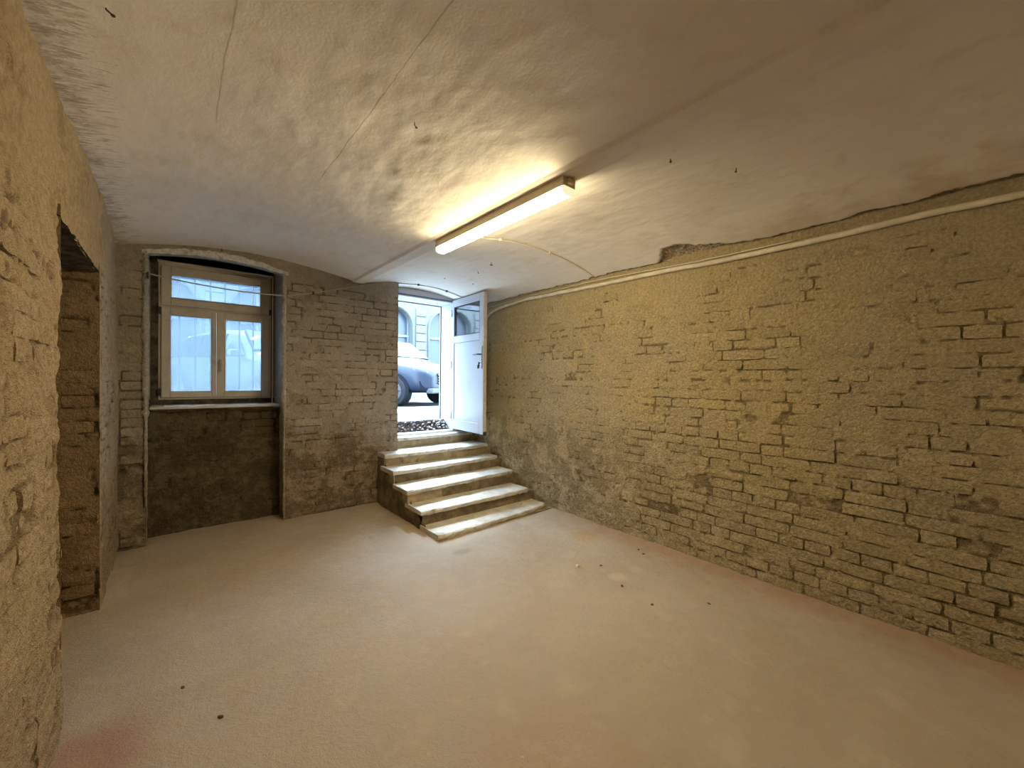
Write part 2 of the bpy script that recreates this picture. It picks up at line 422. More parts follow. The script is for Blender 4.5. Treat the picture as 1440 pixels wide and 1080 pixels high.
def brick_mesh(L, k, mat, H=.0672):
    key = (round(L, 3), k, mat.name)
    if key in _bricks: return _bricks[key]
    rs = np.random.RandomState(1000+k+int(L*1000))
    nu = 6 if L > .2 else 4; nv = 4
    us = np.linspace(-L/2, L/2, nu); vs = np.linspace(-H/2, H/2, nv)
    Ug, Vg = np.meshgrid(us, vs); Y = rs.uniform(-.0016, .0016, Ug.shape)
    edge = np.zeros(Ug.shape, bool); edge[0] = edge[-1] = True; edge[:, 0] = edge[:, -1] = True
    Ug = Ug+rs.uniform(-.003, .003, Ug.shape); Vg = Vg+rs.uniform(-.003, .003, Vg.shape)
    Y[edge] -= rs.uniform(.0004, .0032, edge.sum())
    for a in (0, -1):
        for b in (0, -1): Y[a, b] -= .002; Ug[a, b] *= .975; Vg[a, b] *= .93
    V = [np.stack([Ug, Y, Vg], -1).reshape(-1, 3)]
    Fq = grid_faces(nu, nv, None, True).tolist()
    loop = [i for i in range(nu)]+[r_*nu+nu-1 for r_ in range(1, nv)]+[(nv-1)*nu+i for i in range(nu-2, -1, -1)]+[r_*nu for r_ in range(nv-2, 0, -1)]
    base = nu*nv; V.append(V[0][loop].copy()); back = V[0][loop].copy(); back[:, 1] = -.05; V.append(back)
    n = len(loop)
    for i in range(n):
        j = (i+1) % n; Fq.append([base+i, base+j, base+n+j, base+n+i])
    me = np_mesh('brick', np.vstack(V), Fq, True); me.materials.append(mat)
    _bricks[key] = me; return me
def plan_bricks(wall, u0, u1, v0, v1, mat, skip=None, course=.077, uoff=0.0, keepcov=.10, flipseed=0):
    """cross bond: a course of stretchers, a course of headers; only bricks the render does not bury"""
    rnd = random.Random(wall.seed*7+flipseed)
    cand = []; row = 0; z = v0+course/2
    while z < v1-.03:
        L = .283 if row % 3 != 1 else .1375
        x = u0-rnd.random()*.28+uoff
        while x < u1:
            LL = L if rnd.random() > .12 else (.135 if L > .2 else .28)
            a, b = x, x+LL; x = b+.0105
            if b-a < .05: continue
            if a < u0-.001 or b > u1+.001:
                a2, b2 = max(a, u0), min(b, u1)
                if b2-a2 < .09: continue
                LL = .135
                c = a2+.0675 if a < u0 else b2-.0675
                if c-.0675 < u0-.001 or c+.0675 > u1+.001: continue
            else: c = (a+b)/2
            if skip and skip(c, z, LL): continue
            cv = float(wall.cov(np.array(c), np.array(z)))
            if cv > keepcov: continue
            if rnd.random() < .05: continue
            cand.append((c, z, LL, cv, mat))
        z += course; row += 1
    wall.plan += cand
def place_bricks(wall, parent, limit=300, prefer=None):
    rnd = random.Random(wall.seed*7+5); rot = wall.frame().to_4x4(); cand = list(wall.plan)
    score = prefer or (lambda c, z, cv: -cv)
    cand.sort(key=lambda t: -score(t[0], t[1], t[3]))
    rest_V, rest_F, nb = [], [], 0
    for i, (c, z, LL, cv, mat) in enumerate(cand):
        k = rnd.randrange(7)
        off = rnd.gauss(-.0022, .0018)
        h = float(wall.base(np.array(c), np.array(z)))+off
        if rnd.random() < .025: h -= .012
        P = wall.point(np.array(c), np.array(z+rnd.uniform(-.003, .003)), np.array(h))
        me = brick_mesh(LL, k, mat)
        mt = Matrix.Translation(Vector(P)) @ rot @ Matrix.Rotation(rnd.gauss(0, .010), 4, 'Y') @ Matrix.Rotation(rnd.gauss(0, .012), 4, 'Z')
        if i < limit:
            o = bpy.data.objects.new('brick', me); COL.objects.link(o); o.parent = parent
            o.matrix_local = (parent.matrix_world.inverted() @ mt) if parent.type != 'EMPTY' else mt
        else:
            co = np.empty(len(me.vertices)*3, np.float32); me.vertices.foreach_get('co', co); co = co.reshape(-1, 3)
            A = np.array(mt); co = co@A[:3, :3].T+A[:3, 3]
            vi = np.empty(len(me.loops), np.int32); me.loops.foreach_get('vertex_index', vi)
            rest_V.append(co); rest_F.append(vi.reshape(-1, 4)+nb); nb += len(co)
    if rest_V:
        me = np_mesh('brickwork', np.vstack(rest_V), np.vstack(rest_F), True)
        o = new_obj('brickwork', me, cand[-1][4], parent); o['kind'] = 'stuff'

# right wall: plane X = XR, u = Y, v = Z
def cov_right(u, v):
    c = -.06+.35*sstep(1.95, 2.35, v)+.22*sstep(3.0, 3.9, u)*sstep(.4, .9, v)*sstep(2.1, 1.7, v)
    c = c-.22*sstep(.95, .25, v)*sstep(2.6, 1.2, u)-.10*sstep(1.4, .9, v)*sstep(1.6, .8, u)
    return c
WR = Wall((0, 1, 0), (0, 0, 1), (-1, 0, 0), (XR, 0, 0), 3, .011, .006, cov_right, .0055)
plan_bricks(WR, -.3, YN-.3, 0.0, 2.36, M_R, keepcov=.17)
WR.opening = lambda u, v: -.04+.42*sstep(1.3, .4, v)*sstep(2.4, 1.0, u)-.25*sstep(2.9, 4.0, u)-.30*sstep(1.9, 2.3, v)
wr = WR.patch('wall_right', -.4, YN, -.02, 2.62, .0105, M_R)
tag(wr, 'long right-hand wall of limed ochre brickwork under the pale conduit', 'wall', kind='structure')
place_bricks(WR, wr, 300, lambda c, z, cv: -abs(c-.6)*.35-cv*.5+(.25 if z < 1.6 else 0))
WR.plan = []
WR.patch('wall_rear_part', YREAR-.05, -.4, -.02, 2.62, .05, M_R, wr)

# back wall: plane Y = YB, u = X
def cov_back(u, v): return -.12+.35*sstep(2.15, 2.5, v)-.1*sstep(1.9, 1.4, v)*sstep(.8, 1.2, v)+.12*sstep(.9, .4, v)
WB = Wall((1, 0, 0), (0, 0, 1), (0, -1, 0), (0, YB, 0), 8, .006, .003, cov_back, .0022)
def niche_top(x): return 2.485+.056*(1-((x-(NX1+NX2)/2)/((NX2-NX1)/2))**2)
def keep_back(x, z): return ~((x > NX1) & (x < NX2) & (z < niche_top(x)))
plan_bricks(WB, NX2+.012, DX1-.008, .02, 2.42, M_B, keepcov=.16, flipseed=1)
plan_bricks(WB, XL+.02, NX1-.008, .02, 2.42, M_B, keepcov=.16, flipseed=2)
WB.opening = lambda u, v: .05-.25*sstep(.95, .6, v)
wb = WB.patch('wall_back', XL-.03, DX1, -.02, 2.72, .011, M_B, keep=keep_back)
tag(wb, 'grey-brown brick wall around the window and beside the stairs', 'wall', kind='structure')
place_bricks(WB, wb)
WP = Wall((1, 0, 0), (0, 0, 1), (0, -1, 0), (0, NY, 0), 12, .007, .004, lambda u, v: -.02+.1*sstep(.7, .3, v), .003)
plan_bricks(WP, NX1+.01, NX2-.01, .02, 1.13, M_P, keepcov=.14)
WP.opening = lambda u, v: -.35+.55*sstep(.75, 1.0, v)
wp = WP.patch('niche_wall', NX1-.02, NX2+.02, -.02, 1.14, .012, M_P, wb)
place_bricks(WP, wp)
# niche cheeks
WN1 = Wall((0, 1, 0), (0, 0, 1), (1, 0, 0), (NX1, 0, 0), 15, .004, .003, None, .003)
WN2 = Wall((0, 1, 0), (0, 0, 1), (-1, 0, 0), (NX2, 0, 0), 16, .006, .004, None, .004)
WN1.patch('niche_cheek', YB, 5.30, -.02, 2.68, .014, M_REV, wb)
WN2.patch('niche_cheek', YB, 5.30, -.02, 2.68, .014, M_REV, wb)
# wall above the window, dark; its underside behind the arch lip
MB().box(NX1-.05, NX2+.05, YB+.10, 5.30, 2.635, 2.70).build('niche_soffit', M_SOFFIT, wb)
n = 24; xs = np.linspace(NX1-.01, NX2+.01, n+1)
mb = MB(); pts = [(x, float(niche_top(x))) for x in xs]
mb.poly(pts+[(NX2+.01, 2.69), (NX1-.01, 2.69)], .10, 'XZ', YB+.004); mb.build('niche_lintel', M_REV, wb)
# ragged lime rim round the arch
rs = np.random.RandomState(4); mb = MB()
xs = np.linspace(NX1-.025, NX2+.03, 40)
low = [(x, float(niche_top(np.clip(x, NX1, NX2)))-.004+rs.uniform(-.004, .004)) for x in xs]
up = [(x, float(niche_top(np.clip(x, NX1, NX2)))+.026+.024*math.sin(math.pi*i/39)+rs.uniform(-.008, .010)) for i, x in enumerate(xs)]
mb.poly(low+up[::-1], .016, 'XZ', YB-.012)
mb.build('lime_rim', simple('flaking_white_limewash', (.60, .61, .62), .8, .2, var=.2, vscale=30, bumpd=.004, bscale=50, dirt=((.30, .25, .18), 14, .8)), wb)
# crumbling pale arrises at both sides of the niche
for xx, seed in ((NX1, 21), (NX2, 22)):
    rs = np.random.RandomState(seed); zs = np.linspace(.02 if xx > 0 else .35, 2.50, 90)
    nz = len(zs); V = []
    for z in zs:
        w_ = .014+.016*rs.rand(); 
        if z < 1.1: w_ *= .55
        V += [(xx-w_, YB-.004, z), (xx-w_*.5, YB-.012-rs.rand()*.006, z), (xx+w_*.4, YB-.010-rs.rand()*.006, z), (xx+(.016+.01*rs.rand())*(-1 if xx > 0 else 1)*.0+w_*.8, YB+.02, z)]
    new_obj('crumbled_edge', np_mesh('crumbled_edge', V, grid_faces(4, nz)), M_REV, wb)

# door recess: left cheek, wall round the frame
FX1, FX2, FZ0, FZ1, FY0, FY1 = 2.17, 3.0, .745, 2.508, 4.87, 5.26
WD1 = Wall((0, 1, 0), (0, 0, 1), (1, 0, 0), (DX1, 0, 0), 23, .004, .003)
WD1.patch('recess_cheek', YB-.002, 5.3, -.02, 2.75, .02, M_REV, wb)
WDB = Wall((1, 0, 0), (0, 0, 1), (0, -1, 0), (0, YN, 0), 24, .003, .002)
M_LENS = simple('grey_lime_render', (.50, .49, .47), .85, .2, var=.1, vscale=8, bumpd=.003, bscale=30)
WDB.patch('recess_wall', DX1, XR+.02, -.02, 2.72, .02, M_LENS, wb, keep=lambda x, z: ~((x > FX1-.03) & (x < FX2+.03) & (z < FZ1+.03)))

# left wall: plane X = XL, u = Y
def cov_left(u, v): return np.where(u > PY2, .28, -.10)+.2*sstep(2.0, 2.3, v)
WL = Wall((0, 1, 0), (0, 0, 1), (1, 0, 0), (XL, 0, 0), 30, .016, .009, cov_left, .007)
WL.cracks = [([(1.60, 2.09), (1.70, 2.056), (1.76, 1.97), (1.86, 1.962), (1.99, 1.949)], .012, .030), ([(1.70, 2.42), (1.745, 2.36), (1.755, 2.31)], .016, .035),
             ([(2.15, 2.36), (2.20, 2.26), (2.245, 2.17)], .007, .016), ([(2.017, 1.917), (2.061, 1.87), (2.10, 1.86)], .010, .02), ([(1.71, 1.79), (1.90, 1.787), (2.11, 1.796), (2.2, 1.75)], .009, .018),
             ([(1.93, 1.622), (2.015, 1.617)], .014, .03), ([(2.85, 2.30), (2.95, 2.25), (3.015, 2.26)], .008, .02), ([(1.55, 1.62), (1.62, 1.55), (1.72, 1.56)], .010, .02), ([(1.60, 1.30), (1.78, 1.31), (1.95, 1.29), (2.15, 1.30)], .008, .014), ([(2.02, 2.2), (2.05, 2.1), (2.04, 2.02)], .007, .016)]
ragged = lambda u, v, a=.012, s=51: (fbm(v, v*0, .12, 3, s)+fbm(v, v*0, .03, 3, s+3)*.7)*a
def keep_left(u, v): return ~((u > PY1+ragged(u, v)) & (u < PY2+ragged(u, v, .008, 53)) & (v < PZ+fbm(u, u*0, .10, 3, 55)*.018))
plan_bricks(WL, .9, PY1-.03, .02, 1.95, M_L, keepcov=-.06, flipseed=3)
plan_bricks(WL, PY2+.05, YB-.02, .02, 2.3, M_LF, keepcov=.22, flipseed=4)
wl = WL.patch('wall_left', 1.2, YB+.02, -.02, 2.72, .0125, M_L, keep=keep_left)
tag(wl, 'rough brown left-hand wall with deep cracks and an open passage', 'wall', kind='structure')
wl.data.materials.append(M_LF)
idx = np.zeros(len(wl.data.polygons), np.int32); cen = np.empty(len(idx)*3, np.float32); wl.data.polygons.foreach_get('center', cen); cen = cen.reshape(-1, 3)
bound = PY2+.12+fbm(cen[:, 2], cen[:, 2]*0, .2, 3, 60)*.12-.7*sstep(2.05, 2.5, cen[:, 2])*0
idx[(cen[:, 1] > bound)] = 1
wl.data.polygons.foreach_set('material_index', idx)
place_bricks(WL, wl)
WL.plan = []; WL.cracks = ()
WL.patch('wall_near_part', YREAR-.05, 1.2, -.02, 2.72, .05, M_L, wl)
# passage behind the opening
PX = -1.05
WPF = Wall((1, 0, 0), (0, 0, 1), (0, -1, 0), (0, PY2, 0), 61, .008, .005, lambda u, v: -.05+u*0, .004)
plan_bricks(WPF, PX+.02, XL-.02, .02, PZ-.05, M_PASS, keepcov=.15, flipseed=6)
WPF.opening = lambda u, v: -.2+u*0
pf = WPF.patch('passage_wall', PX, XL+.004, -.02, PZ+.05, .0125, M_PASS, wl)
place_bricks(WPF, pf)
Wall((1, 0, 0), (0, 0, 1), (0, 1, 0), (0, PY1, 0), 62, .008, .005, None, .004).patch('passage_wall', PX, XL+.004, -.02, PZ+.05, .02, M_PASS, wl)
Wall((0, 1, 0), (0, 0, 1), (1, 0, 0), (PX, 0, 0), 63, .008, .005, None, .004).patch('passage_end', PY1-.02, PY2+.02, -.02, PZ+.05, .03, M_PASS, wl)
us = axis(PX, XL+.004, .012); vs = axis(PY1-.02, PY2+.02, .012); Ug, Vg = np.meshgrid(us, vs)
new_obj('passage_soffit', np_mesh('passage_soffit', np.stack([Ug, Vg, PZ-.004+fbm(Ug, Vg, .08, 4, 66)*.016], -1).reshape(-1, 3), grid_faces(len(us), len(vs), None, True)), M_SOFFIT, wl)
# rear wall behind the camera
Wr = Wall((1, 0, 0), (0, 0, 1), (0, 1, 0), (0, YREAR, 0), 70, .006, .004)
wq = Wr.patch('wall_rear', XL-.05, XR+.05, -.02, 2.75, .05, M_R)
tag(wq, 'limed brick wall closing the room behind the viewer', 'wall', kind='structure')

# floor
def floor_z(x, y):
    z = fbm(x, y, .9, 3, 80)*.006+fbm(x, y, .12, 4, 82)*.0022
    e = np.minimum(np.minimum(np.where((y > PY1-.1) & (y < PY2+.1), 1.0, x-XL), XR-x), YB-y)
    return z+.012*sstep(.14, 0, e)*(.6+.6*fbm(x, y, .15, 3, 84))
us = axis(XL-.03, XR+.03, .02); vs = axis(YREAR-.05, YN+.02, .02); Ug, Vg = np.meshgrid(us, vs)
fl = new_obj('floor', np_mesh('floor', np.stack([Ug, Vg, floor_z(Ug, Vg)], -1).reshape(-1, 3), grid_faces(len(us), len(vs))), M_F)
tag(fl, 'bare beige screed floor, dusty and uneven', 'floor', kind='structure')
us = axis(PX-.02, XL+.03, .03); vs = axis(PY1-.03, PY2+.03, .03); Ug, Vg = np.meshgrid(us, vs)
new_obj('passage_floor', np_mesh('passage_floor', np.stack([Ug, Vg, floor_z(np.maximum(Ug, XL), Vg)-.001], -1).reshape(-1, 3), grid_faces(len(us), len(vs))), M_F, fl)

# ceiling
def hole_mask(x, y):
    d = XR-x
    h = np.zeros_like(x)
    def lobe(y0, wy, dep): return np.clip(1-((y-y0)/wy)**2, 0, 1)**1.6*dep
    reach = lobe(1.72, .20, .20)+lobe(1.50, .20, .11)+lobe(1.3, .15, .03)+.016+fbm(y, y*0, .07, 4, 90)*.022+.025*sstep(1.2, -.2, y)
    reach = reach+fbm(x, y, .035, 4, 92)*.02
    return sstep(-.004, .006, reach-d)
def trowel(x, y):
    k = 1+.9*np.exp(-((x-1.0)**2/.25+(y-2.0)**2/.9))
    return k*(fbm(x*1.4, y*.7, .13, 4, 95)*.0022+fbm(x, y, .42, 3, 97)*.005+fbm(x, y, 1.1, 2, 98)*.008)
us = axis(XL-.05, XR+.02, .012); vs = axis(-.6, YN+.01, .014); Ug, Vg = np.meshgrid(us, vs)
hm = hole_mask(Ug, Vg)
flat = sstep(.0, .06, np.minimum(np.abs(Ug-1.53), np.abs(Ug-1.66))*((Ug < 1.53) | (Ug > 1.66)))
Z = ceil_z(Ug, Vg)+trowel(Ug, Vg)*(.15+.85*flat)+hm*(.035+fbm(Ug, Vg, .03, 4, 99)*.02)
kp = ~((Vg[:-1, :-1] > 4.66) & (Ug[:-1, :-1] < DX1-.05))
me = np_mesh('ceiling', np.stack([Ug, Vg, Z], -1).reshape(-1, 3), grid_faces(len(us), len(vs), None, True))
me = np_mesh('ceiling', np.stack([Ug, Vg, Z], -1).reshape(-1, 3), grid_faces(len(us), len(vs), kp, True))
if len(me.vertices) == hm.size:
    at = me.attributes.new('damage', 'FLOAT', 'POINT'); at.data.foreach_set('value', hm.ravel().astype(np.float32))
ce = new_obj('ceiling', me, M_C)
tag(ce, 'old limewashed ceiling of two shallow vaults meeting at a flat strip', 'ceiling', kind='structure')
us = axis(XL-.05, XR+.02, .05); vs = axis(YREAR-.05, -.6, .05); Ug, Vg = np.meshgrid(us, vs)
new_obj('ceiling_rear_part', np_mesh('c2', np.stack([Ug, Vg, ceil_z(Ug, Vg)+trowel(Ug, Vg)*.5], -1).reshape(-1, 3), grid_faces(len(us), len(vs), None, True)), M_C, ce)
# the floor slab overhead and the outer face of the house keep daylight out
M_EXT = simple('outer_render', (.45, .43, .40), .9, .2, var=.08, vscale=2)
MB().box(-1.4, 3.7, -2.9, 5.30, 2.76, 3.0).build('floor_slab', M_EXT, ce)
ex = empty('wall_outside'); tag(ex, 'street face of the house around the window and door openings', 'wall', kind='structure')
mb = MB(); Y0, Y1 = 5.18, 5.30
for a in ((-6, NX1+.04, .3, 6), (NX1+.04, NX2-.02, .3, 1.20), (NX1+.04, NX2-.02, 2.56, 6), (NX2-.02, FX1-.03, .3, 6), (FX1-.03, FX2+.03, 2.54, 6), (FX2+.03, 9, .3, 6), (FX1-.03, FX2+.03, .3, .70)):
    mb.box(a[0], a[1], Y0, Y1, a[2], a[3])
mb.build('outer_face', M_EXT, ex)
mb = MB(); mb.box(-1.6, PX-.04, -2.9, Y0, -.2, 2.9).box(PX-.04, XL-.06, PY2+.06, Y0, -.2, 2.9).box(PX-.04, XL-.06, -2.9, PY1-.06, -.2, 2.9).box(XR+.06, 3.6, -2.9, Y0, -.2, 2.9).box(-1.6, 3.6, -2.9, YREAR-.06, -.2, 2.9).box(-1.6, 3.6, -2.9, Y0, -.4, -.06); mb.build('masonry_core', M_EXT, ex)

# ------------------------------------------------------------------ window
WX1, WX2, WZ1, WZ2, WY = -.112, .828, 1.222, 2.555, 5.15
def ring(mb, x0, x1, z0, z1, wdt, y0, y1, bev=.004):
    wl_, wr_, wb_, wt_ = wdt
    mb.box(x0, x0+wl_, y0, y1, z0, z1, bev); mb.box(x1-wr_, x1, y0, y1, z0, z1, bev)
    mb.box(x0+wl_, x1-wr_, y0, y1, z0, z0+wb_, bev); mb.box(x0+wl_, x1-wr_, y0, y1, z1-wt_, z1, bev)
win = empty('window_1', (0, 0, 0)); tag(win, 'three-light plastic window with fanlight, set deep in the arched niche', 'window', kind='structure')
mb = MB(); ring(mb, WX1, WX2, WZ1, WZ2, (.045, .045, .035, .06), WY+.01, WY+.08)
mb.box(WX1+.04, WX2-.04, WY+.008, WY+.08, 2.105, 2.155, .004)
wf = mb.build('window_frame', M_FRAME, win)
MB().box(NX1, NX2, WY+.015, WY+.10, 1.08, 1.226).box(NX1+.012, WX1, WY+.02, WY+.08, 1.15, 2.64).box(WX2, NX2-.008, WY+.02, WY+.08, 1.15, 2.64).box(NX1, NX2, WY+.03, WY+.09, 2.545, 2.66).build('frame_packing', M_SOFFIT, win)
MB().box(WX1-.006, WX2+.018, WY-.012, WY+.01, WZ2-.004, WZ2+.010).box(WX2+.008, WX2+.018, WY-.012, WY+.01, WZ1-.05, WZ2).build('edge_bead', simple('white_bead', (.78, .77, .75), .5, .4), win)
def sash(name, x0, x1, z0, z1, gx0, gx1, gz0, gz1):
    mb = MB(); ring(mb, x0, x1, z0, z1, (gx0-x0, x1-gx1, gz0-z0, z1-gz1), WY-.012, WY+.055, .006)
    s_ = mb.build(name, M_FRAME, win)
    mb = MB(); ring(mb, gx0-.003, gx1+.003, gz0-.003, gz1+.003, (.011,)*4, WY-.004, WY+.012, .002); mb.build('glazing_bead', M_FRAME, s_)
    MB().box(gx0-.004, gx1+.004, WY+.02, WY+.024, gz0-.004, gz1+.004).build('pane', M_GLASS, s_)
    return s_
sash('fanlight_sash', WX1+.020, WX2-.020, 2.135, 2.520, -.021, .731, 2.212, 2.440)
sl = sash('casement_sash', WX1+.020, .338, WZ1+.02, 2.118, -.026, .302, 1.297, 2.048)
sr = sash('casement_sash', .342, WX2-.020, WZ1+.02, 2.118, .409, .740, 1.297, 2.048)
mb = MB(); mb.box(.362, .382, WY-.022, WY-.010, 1.555, 1.63, .003); mb.box(.366, .379, WY-.048, WY-.020, 1.60, 1.617, .003); mb.box(.365, .380, WY-.056, WY-.042, 1.50, 1.622, .005, seg=2)
mb.build('window_handle', M_METAL, sr)
mb = MB()
for z in (1.30, 2.08): mb.box(WX1+.004, WX1+.022, WY-.024, WY-.002, z-.035, z+.035, .004)
mb.box(WX2-.020, WX2-.004, WY-.024, WY-.002, 2.13, 2.19, .004)
mb.build('hinge', M_DARK, win)
# sill board and the lime bed beneath it
rs = np.random.RandomState(9)
mb = MB(); mb.box(NX1+.015, NX2-.012, NY-.03, WY+.03, 1.150, 1.172, .004)
mb.build('window_sill', M_SILL, win)
mb = MB()
for i in range(9):
    a = NX1+.03+i*.105; mb.box(a, a+.10, NY-.022, NY+.01, 1.152-.02-rs.rand()*.022, 1.152, .004, jit=.004)
mb.build('sill_mortar', M_P, win)
mb = MB()
for i in range(14):
    a = rs.uniform(-.08, .25); b = rs.uniform(NY+.0, NY+.18); mb.box(a, a+rs.uniform(.02, .09), b, b+rs.uniform(.01, .03), 1.172, 1.174+rs.rand()*.008, jit=.003)
fk = mb.build('paint_flakes', simple('white_flakes', (.8, .8, .8), .7), None); tag(fk, 'loose white paint flakes lying on the left half of the window sill', 'debris', kind='stuff')
# iron bars outside
gr = empty('window_grille', (.36, 5.40, 1.25)); tag(gr, 'upright grey iron bars fixed outside the window', 'grille')
for k in range(7):
    x = .046+.129*k-.36
    MB().tube([(x, 0, -.02), (x, 0, 1.27)], .0095, 8).build('bar', M_IRON, gr)
for z in (.02, 1.22):
    for x in (-.46, .46): MB().box(x-.01, x+.01, -.13, .0, z-.010, z+.010).build('bracket', M_IRON, gr)
    MB().box(-.50, .50, -.006, .006, z-.012, z+.012).build('cross_rail', M_IRON, gr)

# ------------------------------------------------------------------ door
dr = empty('door_1', (0, 0, 0)); tag(dr, 'white half-glazed door standing open at the top of the steps', 'door', kind='structure')
mb = MB()   # deep frame lining
mb.box(FX1-.05, FX1, FY0, FY1, FZ0, FZ1+.05, .003); mb.box(FX2, FX2+.05, FY0, FY1, FZ0, FZ1+.05, .003); mb.box(FX1, FX2, FY0, FY1, FZ1, FZ1+.05, .003)
mb.box(FX1-.10, FX1-.05, FY0-.012, FY0+.03, FZ0, FZ1+.085); mb.box(FX1-.06, FX2+.055, FY0-.012, FY0+.03, FZ1+.02, FZ1+.085)
df = mb.build('door_frame', M_UPVC, dr)
mb = MB(); mb.box(FX2-.012, FX2, FY1-.05, FY1-.035, FZ0, FZ1); mb.box(FX1, FX2, FY1-.05, FY1-.035, FZ1-.012, FZ1)
mb.box(FX1-.05, FX2+.03, FY0-.016, FY0-.010, FZ1+.016, FZ1+.024)
mb.build('frame_seal', M_DARK, df)
# leaf: local x from hinge to free edge, y thickness towards the viewer's side (-x world), z up
Hg = Vector((3.017, 4.87-.012, 0)); Fe = Vector((2.98, 4.065, 0)); ang = math.atan2(Fe.y-Hg.y, Fe.x-Hg.x)
lf = empty('door_leaf', Hg, ang); lf.parent = dr
LW, LZ0, LZ1, TH = .797, .768, 2.535, .050
def lx(mb, x0, x1, z0, z1, y0=-TH/2, y1=TH/2, bev=.003): mb.box(x0, x1, y0-TH/2, y1-TH/2, z0, z1, bev)
# with this angle local +y points to world +x (towards the wall); the visible face is local -y
mb = MB()
lx(mb, 0, .055, LZ0, LZ1); lx(mb, .705, LW, LZ0, LZ1); lx(mb, .055, .705, 2.44, LZ1); lx(mb, .055, .705, 1.945, 2.035); lx(mb, .055, .705, LZ0, .90)
mb.build('leaf_frame', M_UPVC, lf)
mb = MB(); mb.box(.05, .71, -TH+.010, -.012, .895, 1.95); lp = mb.build('leaf_panel', M_UPVC, lf)
mb = MB()
ring(mb, .053, .707, .898, 1.947, (.006,)*4, -TH+.007, -TH+.012, 0); mb.build('panel_seal', M_DARK, lf)
mb = MB(); ring(mb, .053, .707, 2.033, 2.442, (.012,)*4, -TH+.004, -TH+.014, 0); mb.build('glazing_seal', M_DARK, lf)
MB().box(.05, .71, -TH+.020, -TH+.026, 2.03, 2.445).build('pane', M_GLASS2, lf)
MB().box(LW, LW+.006, -TH+.002, -.003, LZ0+.03, LZ1, .001).build('leaf_edge', M_BEIGE, lf)
MB().box(LW-.002, LW+.012, -TH+.004, 0, LZ0-.012, LZ0+.035, .002).build('edge_cap', M_DARK, lf)
mb = MB(); mb.box(.742, .772, -TH-.008, -TH+.002, 1.585, 1.86, .003); plate = mb.build('lock_plate', M_METAL, lf)
mb = MB(); mb.tube([(.757, -TH-.005, 1.762), (.757, -TH-.045, 1.762), (.75, -TH-.052, 1.762), (.645, -TH-.052, 1.760)], .009, 8); mb.build('door_handle', simple('dark_handle', (.12, .12, .14), .4, .5), lf)
mb = MB(); mb.tube([(.757, -TH-.008, 1.655), (.757, -TH-.035, 1.655)], .004, 6); mb.box(.752, .762, -TH-.045, -TH-.03, 1.60, 1.665, .002); mb.box(.735, .76, -TH-.05, -TH-.035, 1.585, 1.63, .002)
mb.build('key', M_DARK, lf)
mb = MB()
for z in (.95, 1.65, 2.36): mb.tube([(-.006, -TH-.004, z-.05), (-.006, -TH-.004, z+.05)], .009, 8)
mb.build('hinge', M_UPVC, lf)

# ------------------------------------------------------------------ stairs
st = empty('cement_staircase', (2.5, 3.9, 0)); tag(st, 'worn cement steps with overhanging treads climbing to the open door', 'stairs')
O = Vector((2.5, 3.9, 0))
steps = [(1.813, 3.150, 3.245, 3.250, .050), (1.805, 3.470, 3.17, 3.475, .190), (1.787, 3.745, 3.23, 3.830, .330),
         (1.795, 4.100, 3.235, 4.150, .460), (1.825, 4.385, 3.235, 4.350, .590), (2.09, 4.725, 3.24, 4.735, .720)]
def slab(name, xa, ya, xb, yb, ztop, th, depth, mat, seed, chip=.008):
    """tread with a worn, uneven nosing"""
    rs = np.random.RandomState(seed); nx = 34
    xs = np.linspace(xa, xb, nx); yf = ya+(yb-ya)*(xs-xa)/(xb-xa)+fbm(xs, xs*0+seed, .16, 4, seed)*chip
    V = []; prof = [(.004, -th), (0, -th*.55), (.003, -th*.18), (.016, 0), (.05, .0015), (.5, 0), (1, 0), (1, -th)]
    for i in range(nx):
        for k, (d, z) in enumerate(prof):
            dd = d*depth if d >= .5 else d
            e = min(i, nx-1-i)
            j = (rs.rand(2)-.5)*(.009 if k < 5 else .001)
            dr_ = .006*(1-min(e, 1)) if k < 4 else 0
            sag = -.004*math.sin(math.pi*i/(nx-1)) if k in (3, 4, 5) else 0
            V.append((xs[i]-O.x, yf[i]+dd+j[0]+dr_-O.y, ztop+z+j[1]*.7+sag))
    m_ = len(prof); Fq = []
    for i in range(nx-1):
        for k in range(m_):
            k2 = (k+1) % m_; a = i*m_+k; b = i*m_+k2; Fq.append([a, b, b+m_, a+m_])
    me = np_mesh(name, V, Fq, False)
    bm = bmesh.new(); bm.from_mesh(me); bm.verts.ensure_lookup_table()
    bm.faces.new([bm.verts[k] for k in range(m_)]); bm.faces.new([bm.verts[(nx-1)*m_+k] for k in range(m_)][::-1])
    bmesh.ops.recalc_face_normals(bm, faces=bm.faces[:]); bm.to_mesh(me); bm.free()
    return new_obj(name, me, mat, st)
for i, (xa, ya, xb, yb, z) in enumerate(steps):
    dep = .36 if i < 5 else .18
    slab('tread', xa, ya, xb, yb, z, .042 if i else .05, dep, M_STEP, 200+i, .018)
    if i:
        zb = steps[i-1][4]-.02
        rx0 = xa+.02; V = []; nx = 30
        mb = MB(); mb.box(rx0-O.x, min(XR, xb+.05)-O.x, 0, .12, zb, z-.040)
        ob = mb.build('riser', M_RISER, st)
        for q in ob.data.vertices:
            t = (q.co.x+O.x-xa)/(xb-xa); q.co.y += ya+(yb-ya)*t+.030-O.y
